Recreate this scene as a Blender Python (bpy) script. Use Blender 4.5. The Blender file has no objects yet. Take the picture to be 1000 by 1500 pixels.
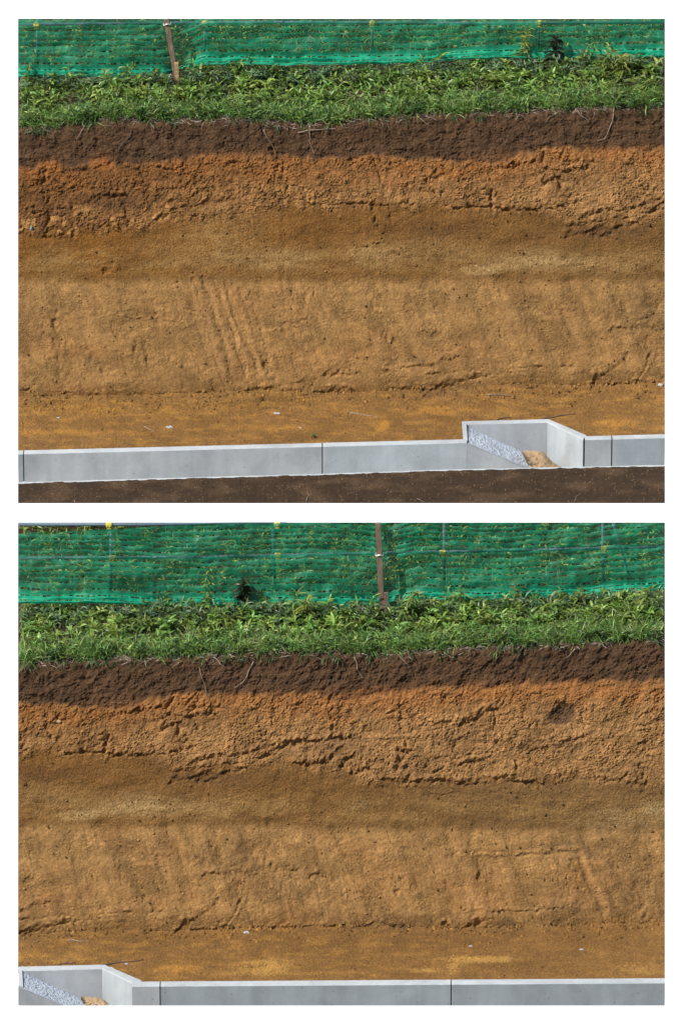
import bpy, math, random
import numpy as np
random.seed(7)
RNG = np.random.default_rng(11)
sc = bpy.context.scene
# ------------------------------------------------------------------ camera
TH = math.radians(20.0); D = 40.0; S = 218.0          # pitch, distance, pixels per metre of the 1000x1500 photo
CAM = np.array([0.0, -D*math.cos(TH), D*math.sin(TH)])
cd = bpy.data.cameras.new('camera'); cam = bpy.data.objects.new('camera', cd)
sc.collection.objects.link(cam); cam.location = CAM
cam.rotation_euler = (math.radians(90)-TH, 0, 0)
cd.sensor_fit = 'VERTICAL'; cd.sensor_height = 36; cd.sensor_width = 24
cd.lens = 36*D/(1500/S); cd.clip_start = 1; cd.clip_end = 600
sc.camera = cam
# ------------------------------------------------------------------ light
SUN = np.array([-0.60, -0.40, 0.72]); SUN /= np.linalg.norm(SUN)
el = math.asin(SUN[2]); az = math.atan2(SUN[0], SUN[1])
w = bpy.data.worlds.new('World'); sc.world = w; w.use_nodes = True
nt = w.node_tree; sky_backdrop = nt.nodes.new('ShaderNodeTexSky'); sky_backdrop.sky_type = 'NISHITA'; sky_backdrop.sun_disc = False
sky_backdrop.sun_elevation = el; sky_backdrop.sun_rotation = az
nt.links.new(sky_backdrop.outputs[0], nt.nodes['Background'].inputs[0]); nt.nodes['Background'].inputs[1].default_value = 0.085
sd = bpy.data.lights.new('sun', 'SUN'); sd.energy = 4.4; sd.angle = math.radians(0.5); sd.color = (1, .965, .90)
sun = bpy.data.objects.new('sun', sd); sc.collection.objects.link(sun)
import mathutils
sun.rotation_euler = mathutils.Vector(SUN).to_track_quat('Z', 'Y').to_euler()
sun.location = (-8, -8, 12)
sc.view_settings.view_transform = 'Standard'; sc.view_settings.look = 'None'
sc.view_settings.exposure = 0.3; sc.view_settings.gamma = 1
sc.render.resolution_x = 682; sc.render.resolution_y = 1024
# ------------------------------------------------------------------ geometry of the view (photo measurements -> metres)
UP = np.array([0, math.sin(TH), math.cos(TH)]); FW = np.array([0, math.cos(TH), -math.sin(TH)])
def rays(px, py):
    px = np.asarray(px, float); py = np.asarray(py, float)
    a = (px-500)/(S*D); b = (750-py)/(S*D)
    return np.stack(np.broadcast_arrays(a, FW[1]+b*UP[1], FW[2]+b*UP[2]), -1)
def P(px, py, Y):
    d = rays(px, py); t = (np.asarray(Y)-CAM[1])/d[..., 1]
    return CAM + d*t[..., None]
def Pz(px, py, z):
    d = rays(px, py); t = (np.asarray(z)-CAM[2])/d[..., 2]
    return CAM + d*t[..., None]
def proj(p):
    q = np.asarray(p)-CAM; wz = q@FW
    return 500+S*D*q[..., 0]/wz, 750-S*D*(q@UP)/wz
def lin(c):
    c = np.asarray(c, float)/255
    return np.where(c <= .04045, c/12.92, ((c+.055)/1.055)**2.4)
# ------------------------------------------------------------------ numpy noise
GA = RNG.uniform(0, 2*math.pi, (256, 256)); GX = np.cos(GA); GY = np.sin(GA)
RJ = RNG.random((256, 256, 3))
def perlin(x, y):
    xi = np.floor(x).astype(int); yi = np.floor(y).astype(int); xf = x-xi; yf = y-yi
    u = xf*xf*xf*(xf*(xf*6-15)+10); v = yf*yf*yf*(yf*(yf*6-15)+10)
    def g(i, j):
        a = (xi+i) & 255; b = (yi+j) & 255
        return GX[a, b]*(xf-i)+GY[a, b]*(yf-j)
    n0 = g(0, 0)*(1-u)+g(1, 0)*u; n1 = g(0, 1)*(1-u)+g(1, 1)*u
    return (n0*(1-v)+n1*v)*1.5
def fbm(x, y, o=4, gain=.5):
    r = 0; a = 1; f = 1
    for k in range(o):
        r = r+a*perlin(x*f+17.3*k, y*f+9.1*k); a *= gain; f *= 2.03
    return r
def ridged(x, y, o=4):
    r = 0; a = 1; f = 1
    for k in range(o):
        r = r+a*(1-2*np.abs(perlin(x*f+31*k, y*f+5*k))); a *= .5; f *= 2.1
    return r/1.9
def worley(x, y):
    xi = np.floor(x).astype(int); yi = np.floor(y).astype(int)
    f1 = np.full(x.shape, 9.); f2 = np.full(x.shape, 9.); idv = np.zeros(x.shape)
    for i in (-1, 0, 1):
        for j in (-1, 0, 1):
            a = (xi+i) & 255; b = (yi+j) & 255
            dx = xi+i+RJ[a, b, 0]-x; dy = yi+j+RJ[a, b, 1]-y
            d = np.sqrt(dx*dx+dy*dy); m = d < f1
            f2 = np.where(m, f1, np.minimum(f2, d)); idv = np.where(m, RJ[a, b, 2], idv); f1 = np.where(m, d, f1)
    return f1, f2, idv
def sstep(a, b, x):
    t = np.clip((x-a)/(b-a), 0, 1); return t*t*(3-2*t)
def curve(pts, x):
    p = np.array(pts, float); return np.interp(x, p[:, 0], p[:, 1])
# ------------------------------------------------------------------ object helpers
COL = sc.collection
def tag(o, label=None, cat=None, group=None, kind=None):
    if label: o['label'] = label
    if cat: o['category'] = cat
    if group: o['group'] = group
    if kind: o['kind'] = kind
    return o
def mesh(name, v, f, mat, parent=None, col=None, smooth=True, quads=True):
    v = np.asarray(v, np.float32).reshape(-1, 3)
    me = bpy.data.meshes.new(name)
    if quads:
        f = np.asarray(f, np.int32).reshape(-1, 4); n = len(f)
        me.vertices.add(len(v)); me.vertices.foreach_set('co', v.ravel())
        me.loops.add(n*4); me.loops.foreach_set('vertex_index', f.ravel())
        me.polygons.add(n); me.polygons.foreach_set('loop_start', np.arange(n, dtype=np.int32)*4)
        me.polygons.foreach_set('loop_total', np.full(n, 4, np.int32))
        me.update(calc_edges=True); me.validate()
    else:
        me.from_pydata([tuple(map(float, q)) for q in v], [], [tuple(int(i) for i in q) for q in f]); me.update()
    if smooth: me.polygons.foreach_set('use_smooth', np.ones(len(me.polygons), bool))
    if col is not None:
        a = me.color_attributes.new('tint', 'FLOAT_COLOR', 'POINT')
        c = np.ones((len(v), 4), np.float32)
        if np.shape(col)[-1] == 4: c[:] = np.asarray(col).reshape(-1, 4)
        else: c[:, :3] = np.asarray(col).reshape(-1, 3) if np.ndim(col) > 1 else col
        a.data.foreach_set('color', c.ravel())
    me.materials.append(mat)
    o = bpy.data.objects.new(name, me); COL.objects.link(o)
    if parent: o.parent = parent; o.matrix_parent_inverse = mathutils.Matrix.Translation(parent.location).inverted()
    return o
def empty(name, loc):
    o = bpy.data.objects.new(name, None); o.location = [float(q) for q in loc]; o.empty_display_size = .05
    COL.objects.link(o); return o
def gridfaces(nr, nc):
    i = np.arange(nr-1)[:, None]*nc+np.arange(nc-1)[None]
    return np.stack([i+nc, i+nc+1, i+1, i], -1).reshape(-1, 4)
def submesh(v, col, f):
    u, inv = np.unique(f, return_inverse=True)
    return v[u], col[u], inv.reshape(-1, 4)
def frame(t):
    t = t/np.linalg.norm(t); a = np.array([0, 0, 1.]) if abs(t[2]) < .9 else np.array([1., 0, 0])
    n = np.cross(t, a); n /= np.linalg.norm(n); return n, np.cross(t, n)
def tube(pts, rad, k=8, cap=True):
    pts = np.asarray(pts, float); n = len(pts); V = []; F = []
    rad = np.broadcast_to(rad, (n,)); n0 = None
    for i in range(n):
        t = pts[min(i+1, n-1)]-pts[max(i-1, 0)]; t = t/np.linalg.norm(t)
        if n0 is None: n0, b = frame(t)
        n0 = n0-t*(n0@t); n0 /= np.linalg.norm(n0); b = np.cross(t, n0)
        for j in range(k):
            a = 2*math.pi*j/k; V.append(pts[i]+rad[i]*(math.cos(a)*n0+math.sin(a)*b))
    for i in range(n-1):
        for j in range(k):
            F.append((i*k+j, i*k+(j+1) % k, (i+1)*k+(j+1) % k, (i+1)*k+j))
    if cap: F.append(tuple(range(k-1, -1, -1))); F.append(tuple((n-1)*k+j for j in range(k)))
    return V, F
class MB:
    def __init__(s): s.v = []; s.f = []
    def add(s, V, F):
        b = len(s.v); s.v += list(V); s.f += [tuple(b+i for i in q) for q in F]; return s
    def box(s, c, h, R=None):
        c = np.asarray(c, float); V = []
        for i in (-1, 1):
            for j in (-1, 1):
                for k in (-1, 1):
                    q = np.array([i*h[0], j*h[1], k*h[2]]); V.append(c+(R@q if R is not None else q))
        return s.add(V, [(0, 1, 3, 2), (4, 6, 7, 5), (0, 4, 5, 1), (2, 3, 7, 6), (0, 2, 6, 4), (1, 5, 7, 3)])
    def prism(s, poly, dvec):
        poly = [np.asarray(p, float) for p in poly]; n = len(poly); dvec = np.asarray(dvec, float)
        return s.add(poly+[p+dvec for p in poly], [tuple(range(n)), tuple(range(2*n-1, n-1, -1))]+[(i, i+n, (i+1) % n+n, (i+1) % n) for i in range(n)])
    def build(s, name, mat, parent=None, smooth=False, bevel=0, col=None):
        o = mesh(name, s.v, s.f, mat, parent, smooth=smooth, quads=False, col=col)
        import bmesh
        bm = bmesh.new(); bm.from_mesh(o.data); bmesh.ops.recalc_face_normals(bm, faces=bm.faces)
        if bevel: bmesh.ops.bevel(bm, geom=[e for e in bm.edges if e.calc_face_angle(0) > .5], offset=bevel, segments=2, affect='EDGES')
        bm.to_mesh(o.data); bm.free(); return o
# ------------------------------------------------------------------ materials
def newmat(name):
    m = bpy.data.materials.new(name); m.use_nodes = True; t = m.node_tree
    return m, t, t.nodes['Principled BSDF'], t.nodes, t.links
def noise(N, L, scale, detail=4, rough=.55, vec=None, dist=0):
    n = N.new('ShaderNodeTexNoise'); n.inputs['Scale'].default_value = scale; n.inputs['Detail'].default_value = detail
    n.inputs['Roughness'].default_value = rough; n.inputs['Distortion'].default_value = dist
    if vec is None:
        g = N.new('ShaderNodeNewGeometry'); vec = g.outputs['Position']
    L.new(vec, n.inputs['Vector']); return n
def ramp(N, L, fac, stops):
    r = N.new('ShaderNodeValToRGB'); e = r.color_ramp.elements
    e[0].position = stops[0][0]; e[0].color = (*stops[0][1], 1); e[1].position = stops[-1][0]; e[1].color = (*stops[-1][1], 1)
    for p, c in stops[1:-1]:
        k = e.new(p); k.color = (*c, 1)
    L.new(fac, r.inputs[0]); return r
def mul(N, L, a, b, fac=1.0, mode='MULTIPLY'):
    m = N.new('ShaderNodeMix'); m.data_type = 'RGBA'; m.blend_type = mode; m.inputs[0].default_value = fac
    L.new(a, m.inputs[6]); L.new(b, m.inputs[7]); return m
def bump(N, L, h, strength, dist, prev=None):
    b = N.new('ShaderNodeBump'); b.inputs['Strength'].default_value = strength; b.inputs['Distance'].default_value = dist
    L.new(h, b.inputs['Height'])
    if prev: L.new(prev, b.inputs['Normal'])
    return b.outputs[0]
def g3(v): return (v, v, v)
def soil_mat(name, grain=1.0):
    m, t, B, N, L = newmat(name)
    a = N.new('ShaderNodeVertexColor'); a.layer_name = 'tint'
    n1 = noise(N, L, 78, 5, .9); r1 = ramp(N, L, n1.outputs[0], [(.30, g3(.50)), (.44, g3(.92)), (.56, g3(1.07)), (.70, g3(1.38))])
    n2 = noise(N, L, 62, 5, .7); r2 = ramp(N, L, n2.outputs[0], [(.3, g3(.72)), (.7, g3(1.22))])
    c = mul(N, L, mul(N, L, a.outputs[0], r1.outputs[0]).outputs[2], r2.outputs[0])
    L.new(c.outputs[2], B.inputs['Base Color']); B.inputs['Roughness'].default_value = .95; B.inputs['Specular IOR Level'].default_value = .15
    n3 = noise(N, L, 62, 7, .9)
    def sc(node_out):
        k = N.new('ShaderNodeMath'); k.operation = 'MULTIPLY'; L.new(node_out, k.inputs[0]); L.new(a.outputs['Alpha'], k.inputs[1]); return k.outputs[0]
    nb = bump(N, L, sc(n3.outputs[0]), 1.0, .0135*grain)
    v = N.new('ShaderNodeTexVoronoi'); v.inputs['Scale'].default_value = 80
    g = N.new('ShaderNodeNewGeometry'); L.new(g.outputs['Position'], v.inputs['Vector'])
    nb = bump(N, L, sc(v.outputs['Distance']), .7, -.0055*grain, nb)
    L.new(nb, B.inputs['Normal']); return m
M = {}
M['soil'] = soil_mat('soil'); M['berm'] = soil_mat('dark_soil', 1.25)
def leaf_mat(name, trans=.35, rough=.42):
    m, t, B, N, L = newmat(name)
    a = N.new('ShaderNodeVertexColor'); a.layer_name = 'tint'
    n = noise(N, L, 45, 3); r = ramp(N, L, n.outputs[0], [(.3, g3(.75)), (.7, g3(1.25))])
    c = mul(N, L, a.outputs[0], r.outputs[0])
    L.new(c.outputs[2], B.inputs['Base Color']); B.inputs['Roughness'].default_value = rough; B.inputs['Specular IOR Level'].default_value = .45
    tr = N.new('ShaderNodeBsdfTranslucent'); L.new(c.outputs[2], tr.inputs['Color'])
    mx = N.new('ShaderNodeMixShader'); mx.inputs[0].default_value = trans
    L.new(B.outputs[0], mx.inputs[1]); L.new(tr.outputs[0], mx.inputs[2])
    L.new(mx.outputs[0], N['Material Output'].inputs['Surface']); return m
M['leaf'] = leaf_mat('leaf', .28, .38); M['straw'] = leaf_mat('straw', .1, .8)
def net_mat(base, trl):
    m, t, B, N, L = newmat('green_netting')
    n = noise(N, L, 9, 4); r = ramp(N, L, n.outputs[0], [(.3, tuple(x*.8 for x in base)), (.7, tuple(x*1.15 for x in base))])
    L.new(r.outputs[0], B.inputs['Base Color']); B.inputs['Roughness'].default_value = .5; B.inputs['Specular IOR Level'].default_value = .3
    tr = N.new('ShaderNodeBsdfTranslucent'); L.new(r.outputs[0], tr.inputs['Color'])
    mx = N.new('ShaderNodeMixShader'); mx.inputs[0].default_value = trl
    L.new(B.outputs[0], mx.inputs[1]); L.new(tr.outputs[0], mx.inputs[2])
    # fine open weave of the tape
    uv = N.new('ShaderNodeUVMap'); uv.uv_map = 'weave'
    bk = noise(N, L, 1.0, 4, .7, uv.outputs[0]); rr = ramp(N, L, bk.outputs[0], [(.42, g3(.06)), (.64, g3(.34))])
    mp = N.new('ShaderNodeMapping'); mp.inputs['Scale'].default_value = (.35, .012, 1); L.new(uv.outputs[0], mp.inputs[0])
    vs = noise(N, L, 1.0, 3, .6, mp.outputs[0]); vr = ramp(N, L, vs.outputs[0], [(.40, g3(.12)), (.60, g3(1.0))])
    ad = N.new('ShaderNodeMath'); ad.operation = 'MULTIPLY_ADD'; L.new(vr.outputs[0], ad.inputs[0]); ad.inputs[1].default_value = .26; L.new(rr.outputs[0], ad.inputs[2])
    sx = N.new('ShaderNodeSeparateXYZ'); L.new(uv.outputs[0], sx.inputs[0])
    hr = N.new('ShaderNodeMapRange'); hr.inputs['From Min'].default_value = 9; hr.inputs['From Max'].default_value = 12.5; hr.inputs['To Min'].default_value = .12; hr.inputs['To Max'].default_value = 1; L.new(sx.outputs[1], hr.inputs['Value'])
    hm = N.new('ShaderNodeMath'); hm.operation = 'MULTIPLY'; L.new(ad.outputs[0], hm.inputs[0]); L.new(hr.outputs[0], hm.inputs[1]); ad = hm
    hc = ramp(N, L, hr.outputs[0], [(.12, (.008, .36, .20)), (1, base)]); vr2 = ramp(N, L, n.outputs[0], [(.3, g3(.8)), (.7, g3(1.15))])
    hb = mul(N, L, hc.outputs[0], vr2.outputs[0]); L.new(hb.outputs[2], B.inputs['Base Color']); L.new(hb.outputs[2], tr.inputs['Color'])
    tp = N.new('ShaderNodeBsdfTransparent'); mx2 = N.new('ShaderNodeMixShader')
    L.new(ad.outputs[0], mx2.inputs[0]); L.new(mx.outputs[0], mx2.inputs[1]); L.new(tp.outputs[0], mx2.inputs[2])
    L.new(mx2.outputs[0], N['Material Output'].inputs['Surface']); return m
M['net'] = net_mat((.004, .225, .115), .30)
def concrete(name, c, seed=0):
    m, t, B, N, L = newmat(name)
    mp = N.new('ShaderNodeMapping'); g = N.new('ShaderNodeNewGeometry'); L.new(g.outputs['Position'], mp.inputs[0]); mp.inputs['Location'].default_value = (seed, seed*2, 0)
    v = mp.outputs[0]
    n1 = noise(N, L, 3.5, 5, .6, v, .4); r1 = ramp(N, L, n1.outputs[0], [(.3, tuple(x*.80 for x in c)), (.55, c), (.75, tuple(min(1, x*1.15) for x in c))])
    n2 = noise(N, L, 240, 3, .7, v); r2 = ramp(N, L, n2.outputs[0], [(.3, g3(.86)), (.7, g3(1.10))])
    st = N.new('ShaderNodeMapping'); st.inputs['Scale'].default_value = (14, 14, 1.2); L.new(v, st.inputs[0])
    n4 = noise(N, L, 1.0, 4, .6, st.outputs[0]); r4 = ramp(N, L, n4.outputs[0], [(.35, g3(.93)), (.65, g3(1.04))])
    vo = N.new('ShaderNodeTexVoronoi'); vo.inputs['Scale'].default_value = 17; L.new(v, vo.inputs['Vector'])
    hole = ramp(N, L, vo.outputs['Distance'], [(.045, g3(.35)), (.07, g3(1))])
    c2 = mul(N, L, mul(N, L, mul(N, L, r1.outputs[0], r2.outputs[0]).outputs[2], r4.outputs[0]).outputs[2], hole.outputs[0])
    L.new(c2.outputs[2], B.inputs['Base Color']); B.inputs['Roughness'].default_value = .85; B.inputs['Specular IOR Level'].default_value = .25
    nb = bump(N, L, n2.outputs[0], .35, .003); nb = bump(N, L, hole.outputs[0], .6, .006, nb)
    L.new(nb, B.inputs['Normal']); return m
M['conc'] = concrete('concrete', (.40, .415, .425)); M['conc_dark'] = concrete('weathered_concrete', (.335, .365, .385), 4)
M['conc_pale'] = concrete('pale_concrete', (.40, .43, .45), 9); M['mortar'] = concrete('dark_joint', (.10, .09, .08), 3)
M['coping'] = concrete('sunlit_coping', (.42, .45, .47), 6)  # same concrete, painted lighter for tops and chamfers that catch the sun
M['rough'] = concrete('exposed_aggregate', (.42, .47, .54), 13)
def plain(name, c, rough=.6, var=.25, scale=60, metal=0, stretch=None, bmp=.002):
    m, t, B, N, L = newmat(name)
    vec = None
    if stretch:
        mp = N.new('ShaderNodeMapping'); g = N.new('ShaderNodeNewGeometry'); L.new(g.outputs['Position'], mp.inputs[0]); mp.inputs['Scale'].default_value = stretch; vec = mp.outputs[0]
    n = noise(N, L, scale, 5, .65, vec); r = ramp(N, L, n.outputs[0], [(.3, tuple(x*(1-var) for x in c)), (.7, tuple(min(1, x*(1+var)) for x in c))])
    L.new(r.outputs[0], B.inputs['Base Color']); B.inputs['Roughness'].default_value = rough; B.inputs['Metallic'].default_value = metal
    L.new(bump(N, L, n.outputs[0], .6, bmp), B.inputs['Normal']); return m
M['wood'] = plain('weathered_wood', (.165, .115, .080), .85, .5, 40, stretch=(3, 3, .35))
M['fresh_wood'] = plain('fresh_wood', (.42, .27, .12), .8, .35, 40, stretch=(3, 3, .35))
M['pipe'] = plain('galvanised_pipe', (.10, .15, .19), .6, .15, 30, .3)
M['clamp'] = plain('yellow_plastic', (.55, .44, .06), .5, .1)
M['wire'] = plain('wire', (.65, .63, .6), .4, .1, metal=.4)
M['root'] = plain('root_bark', (.24, .175, .125), .9, .35, 80)
M['darkroot'] = plain('dark_root', (.085, .055, .04), .9, .35, 80)
M['stone'] = plain('pale_stone', (.38, .39, .39), .8, .2, 90)
M['sand'] = plain('damp_sand', (.40, .27, .15), .95, .25, 220, bmp=.006)
m_, t_, B_, N_, L_ = newmat('white_backdrop_glow'); e_ = N_.new('ShaderNodeEmission'); e_.inputs[0].default_value = (1, 1, 1, 1); e_.inputs[1].default_value = 1.03  # emissive white of the added backdrop
L_.new(e_.outputs[0], N_['Material Output'].inputs['Surface']); M['sky_backdrop'] = m_
# ------------------------------------------------------------------ the soil section: one long cut, in photo units (s along, t down)
DT = [(40, 455), (240, 550), (370, 585), (555, 602), (600, 630), (640, 650)]
def delta(t): return curve(DT, t)
def LO(pts): return [(x+float(delta(y-799)), y-799) for x, y in pts]      # measured on the lower stretch
T_ = [(27, 186), (80, 187), (150, 174), (250, 174), (350, 172), (430, 180), (500, 178), (600, 167), (700, 164), (800, 160), (900, 155), (973, 156), (1080, 156), (1220, 146), (1370, 141), (1520, 135)]
B1 = [(27, 248), (80, 240), (150, 243), (200, 240), (260, 235), (300, 232), (360, 225), (420, 232), (500, 233), (560, 228), (640, 235), (700, 237), (740, 235), (760, 228), (820, 216), (870, 221), (945, 219), (1005, 219), (1045, 228), (1100, 219), (1170, 209), (1250, 208), (1310, 204), (1400, 201), (1520, 193)]
B2 = [(27, 345), (100, 345), (200, 335), (300, 318), (400, 312), (500, 305), (600, 302), (700, 307), (800, 314), (850, 326), (900, 330), (1000, 318), (1070, 336), (1130, 346), (1220, 346), (1320, 341), (1420, 341), (1560, 351)]
B3 = [(27, 411), (973, 412), (1100, 414), (1560, 419)]
F_ = [(27, 581), (200, 579), (400, 571), (500, 576), (600, 570), (650, 572), (750, 562), (850, 565), (973, 560), (1110, 558), (1300, 561), (1600, 551)]
OVER = []   # (kind, pts, w, A)
def led(pts, w, A): OVER.append(('L', pts, w, A))
def scr(pts, w, A): OVER.append(('S', pts, w, A))
def gro(pts, w, A): OVER.append(('G', pts, w, A))
def pit(x, y, rx, ry, A): OVER.append(('P', (x, y, rx, ry), 0, A))
led([(665, 302), (705, 300), (760, 307), (800, 304), (818, 300)], 2.6, .030)
led([(850, 318), (870, 309), (905, 306), (932, 303), (972, 289), (1000, 284)], 2.6, .022)
gro([(720, 282), (722, 308)], 2.4, .028); led([(718, 246), (750, 244), (782, 236)], 2.6, .022)
led([(793, 266), (812, 261)], 3, .03); led([(848, 248), (866, 237)], 3, .03); gro([(788, 222), (812, 262), (845, 298)], 7, .022)
gro([(820, 225), (845, 262)], 5, .014); led([(525, 361), (540, 359), (557, 356)], 1.8, .018)
led([(828, 346), (850, 342), (880, 333), (900, 330)], 3, .018); led([(838, 330), (880, 322), (922, 317)], 3, .016)
led([(135, 291), (148, 289), (178, 284)], 3.4, .034); led([(95, 252), (150, 243)], 2.4, .010)
led([(232, 318), (250, 312)], 3., .026); led([(45, 312), (62, 309)], 2.6, .02); led([(60, 347), (90, 345)], 3, .02)
gro([(63, 250), (75, 300), (72, 345)], 5, .018); gro([(105, 300), (110, 345)], 4, .016); gro([(180, 300), (190, 330)], 4, .016)
led([(255, 305), (300, 296), (345, 290)], 2.6, .016); gro([(385, 190), (410, 232), (425, 270)], 4, .012)
led([(430, 290), (470, 300), (510, 297), (560, 300), (600, 298)], 2.4, .015); gro([(545, 300), (553, 330)], 4, .022); gro([(640, 250), (655, 300)], 4, .014)
gro([(590, 255), (600, 300)], 4, .012)
# scraped band
led([(135, 466), (160, 459), (200, 463), (235, 465), (266, 467)], 2.2, -.014); led([(380, 487), (410, 480), (452, 472)], 2, -.018)
for a in ([(285, 410), (300, 460), (322, 540), (332, 575)], [(300, 408), (318, 470), (338, 545)], [(313, 412), (340, 480), (360, 550)],
          [(330, 415), (350, 480), (382, 545)], [(352, 425), (372, 490), (394, 548)], [(368, 430), (388, 500), (402, 555)]):
    scr(a, 3.4, .010)
scr([(278, 405), (292, 470), (318, 565)], 8, .010); gro([(80, 440), (83, 490), (88, 545)], 5, .012); gro([(60, 470), (75, 540)], 5, .008)
gro([(120, 500), (150, 550)], 9, .008); gro([(190, 470), (220, 540)], 10, .007); gro([(430, 430), (460, 520)], 10, .008)
led([(27, 571), (42, 568), (50, 560)], 2.4, .022); led([(60, 579), (90, 575), (150, 579)], 2.2, .010); led([(200, 576), (250, 579), (300, 576)], 2.0, .010)
led([(365, 571), (395, 567)], 2.4, .022); led([(418, 573), (455, 576), (480, 572), (500, 568)], 3, .026); led([(475, 549), (490, 547), (520, 547)], 2.4, .018)
led([(440, 560), (475, 553), (500, 540)], 4, .01)
led([(555, 545), (600, 538), (640, 532), (665, 521)], 3, .014); led([(578, 567), (605, 571), (635, 568), (665, 560), (705, 550)], 3, .026)
led([(628, 546), (665, 543), (725, 543), (780, 537), (842, 536)], 2, .017); led([(700, 550), (740, 545), (780, 547)], 2, .012)
led([(866, 563), (872, 556), (880, 549)], 3.2, .034); gro([(935, 556), (943, 535), (953, 520)], 2.2, .012); led([(888, 562), (920, 558), (972, 562), (1010, 560)], 2.2, .016)
led([(880, 548), (905, 535), (915, 520)], 3, .012)
scr([(735, 415), (765, 450), (798, 495), (830, 535)], 11, .020); scr([(630, 420), (660, 465), (690, 515)], 11, .014); scr([(835, 415), (862, 470), (875, 520)], 9, .012); scr([(905, 425), (935, 480), (975, 540)], 12, .014); scr([(530, 415), (560, 470), (590, 540)], 10, .010); scr([(690, 420), (720, 470), (755, 525)], 8, .010)
gro([(540, 420), (560, 470), (580, 510)], 8, .010); gro([(905, 440), (930, 480), (965, 520)], 10, .010)
pit(448, 436, 3, 7, .02); pit(392, 535, 4, 5, .03); pit(218, 527, 3, 5, .02); pit(198, 510, 3, 4, .02); pit(82, 474, 3, 8, .018); pit(460, 430, 2.5, 4, .015)
pit(155, 397, 5, 3, .02); pit(172, 391, 5, 4, -.012)
for a_ in range(13):
    x = 980+a_*50+RNG.uniform(-15, 15); k_ = RNG.uniform(.3, .75); scr([(x, 415), (x+60*k_, 480), (x+125*k_, 550)], RNG.uniform(5, 12), RNG.uniform(.005, .012))
# lower-stretch features
led(LO([(385, 1106), (405, 1098), (425, 1087), (470, 1084), (505, 1078)]), 3.2, .034); led(LO([(440, 1118), (462, 1115), (480, 1112), (492, 1100)]), 4, .034)
led(LO([(280, 1141), (305, 1142), (330, 1130), (350, 1126)]), 3, .02); led(LO([(675, 1057), (695, 1050), (720, 1038)]), 3.6, .036)
pit(822+552, 1046-799, 17, 14, .045); led(LO([(780, 1101), (810, 1094), (850, 1079)]), 3, .022); led(LO([(565, 1141), (620, 1143), (690, 1146), (740, 1140), (790, 1147)]), 3.2, .024)
led(LO([(678, 1118), (705, 1112)]), 3, .026); led(LO([(500, 1117), (510, 1110)]), 4, .034); led(LO([(515, 1131), (530, 1126)]), 3, .03)
gro(LO([(585, 1100), (600, 1140)]), 6, .022); gro(LO([(655, 1020), (670, 1065), (668, 1110)]), 6, .014); gro(LO([(755, 1115), (757, 1130)]), 2, .022)
gro(LO([(600, 1100), (575, 1130)]), 5, .016); led(LO([(700, 1085), (735, 1085)]), 3, .022); led(LO([(870, 1140), (900, 1142), (940, 1148)]), 3, .018)
gro(LO([(935, 1125), (945, 1150)]), 5, .022); led(LO([(545, 1078), (600, 1076), (650, 1070)]), 3, -.012); led(LO([(905, 1075), (960, 1060)]), 3, -.012)
led(LO([(670, 1254), (705, 1251), (740, 1251)]), 2.4, -.016); led(LO([(760, 1252), (800, 1248), (840, 1246)]), 2.2, .014)
scr(LO([(845, 1250), (862, 1290), (886, 1335)]), 4.5, .016); gro(LO([(815, 1255), (832, 1290), (845, 1320)]), 3, .014); gro(LO([(835, 1262), (850, 1300)]), 3, .01)
led(LO([(680, 1334), (720, 1333), (760, 1334), (840, 1329)]), 1.8, .013); led(LO([(652, 1352), (658, 1361), (675, 1362), (690, 1352), (715, 1345)]), 3, .03)
pit(718+580, 1284-799, 4, 6, .024); pit(597+582, 1308-799, 4, 4, .02); led(LO([(335, 1363), (380, 1361), (420, 1360), (470, 1358), (500, 1355)]), 2.2, .017)
led(LO([(500, 1357), (560, 1352), (600, 1358)]), 2.2, .014); led(LO([(715, 1364), (760, 1362), (800, 1360)]), 2.2, .014); gro(LO([(930, 1300), (945, 1345)]), 8, .012)
led(LO([(430, 1275), (455, 1278), (470, 1282)]), 3, .02); gro(LO([(360, 1240), (400, 1270), (440, 1290)]), 8, .012); gro(LO([(455, 1285), (470, 1310)]), 3, .012)
led(LO([(300, 1280), (340, 1276), (370, 1280)]), 3, .016); pit(53+585, 1290-799, 6, 4, .016)
for a_, b_, c_ in ((385, 188, 425), (545, 225, 575), (590, 190, 640), (805, 170, 850), (1010, 180, 1050), (1120, 200, 1160), (1260, 190, 1290)): gro([(a_, b_), ((a_+c_)/2, b_+48), (c_, b_+100)], 3.2, .012)
led(LO([(620, 1165), (640, 1162), (775, 1162)]), 1.2, .006)
for k in range(46):     # small tool nicks and clod scars all over the scraped band
    x = RNG.uniform(40, 1580); y = RNG.uniform(425, 555)
    if k % 2: led([(x, y), (x+RNG.uniform(8, 30), y+RNG.uniform(-8, 8))], RNG.uniform(1.2, 2.2), RNG.choice([-.007, .008]))
    else: gro([(x, y), (x+RNG.uniform(2, 10), y+RNG.uniform(8, 26))], RNG.uniform(1.2, 3), RNG.uniform(.004, .009))
for k in range(60):     # broken edges in the blocky band
    x = RNG.uniform(40, 1580); y = RNG.uniform(0, 1); yy = curve(B1, x)*(1-y)+curve(B2, x)*y
    led([(x, yy), (x+RNG.uniform(6, 22), yy+RNG.uniform(-7, 5))], RNG.uniform(1.6, 2.8), RNG.uniform(.008, .020))
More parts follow.
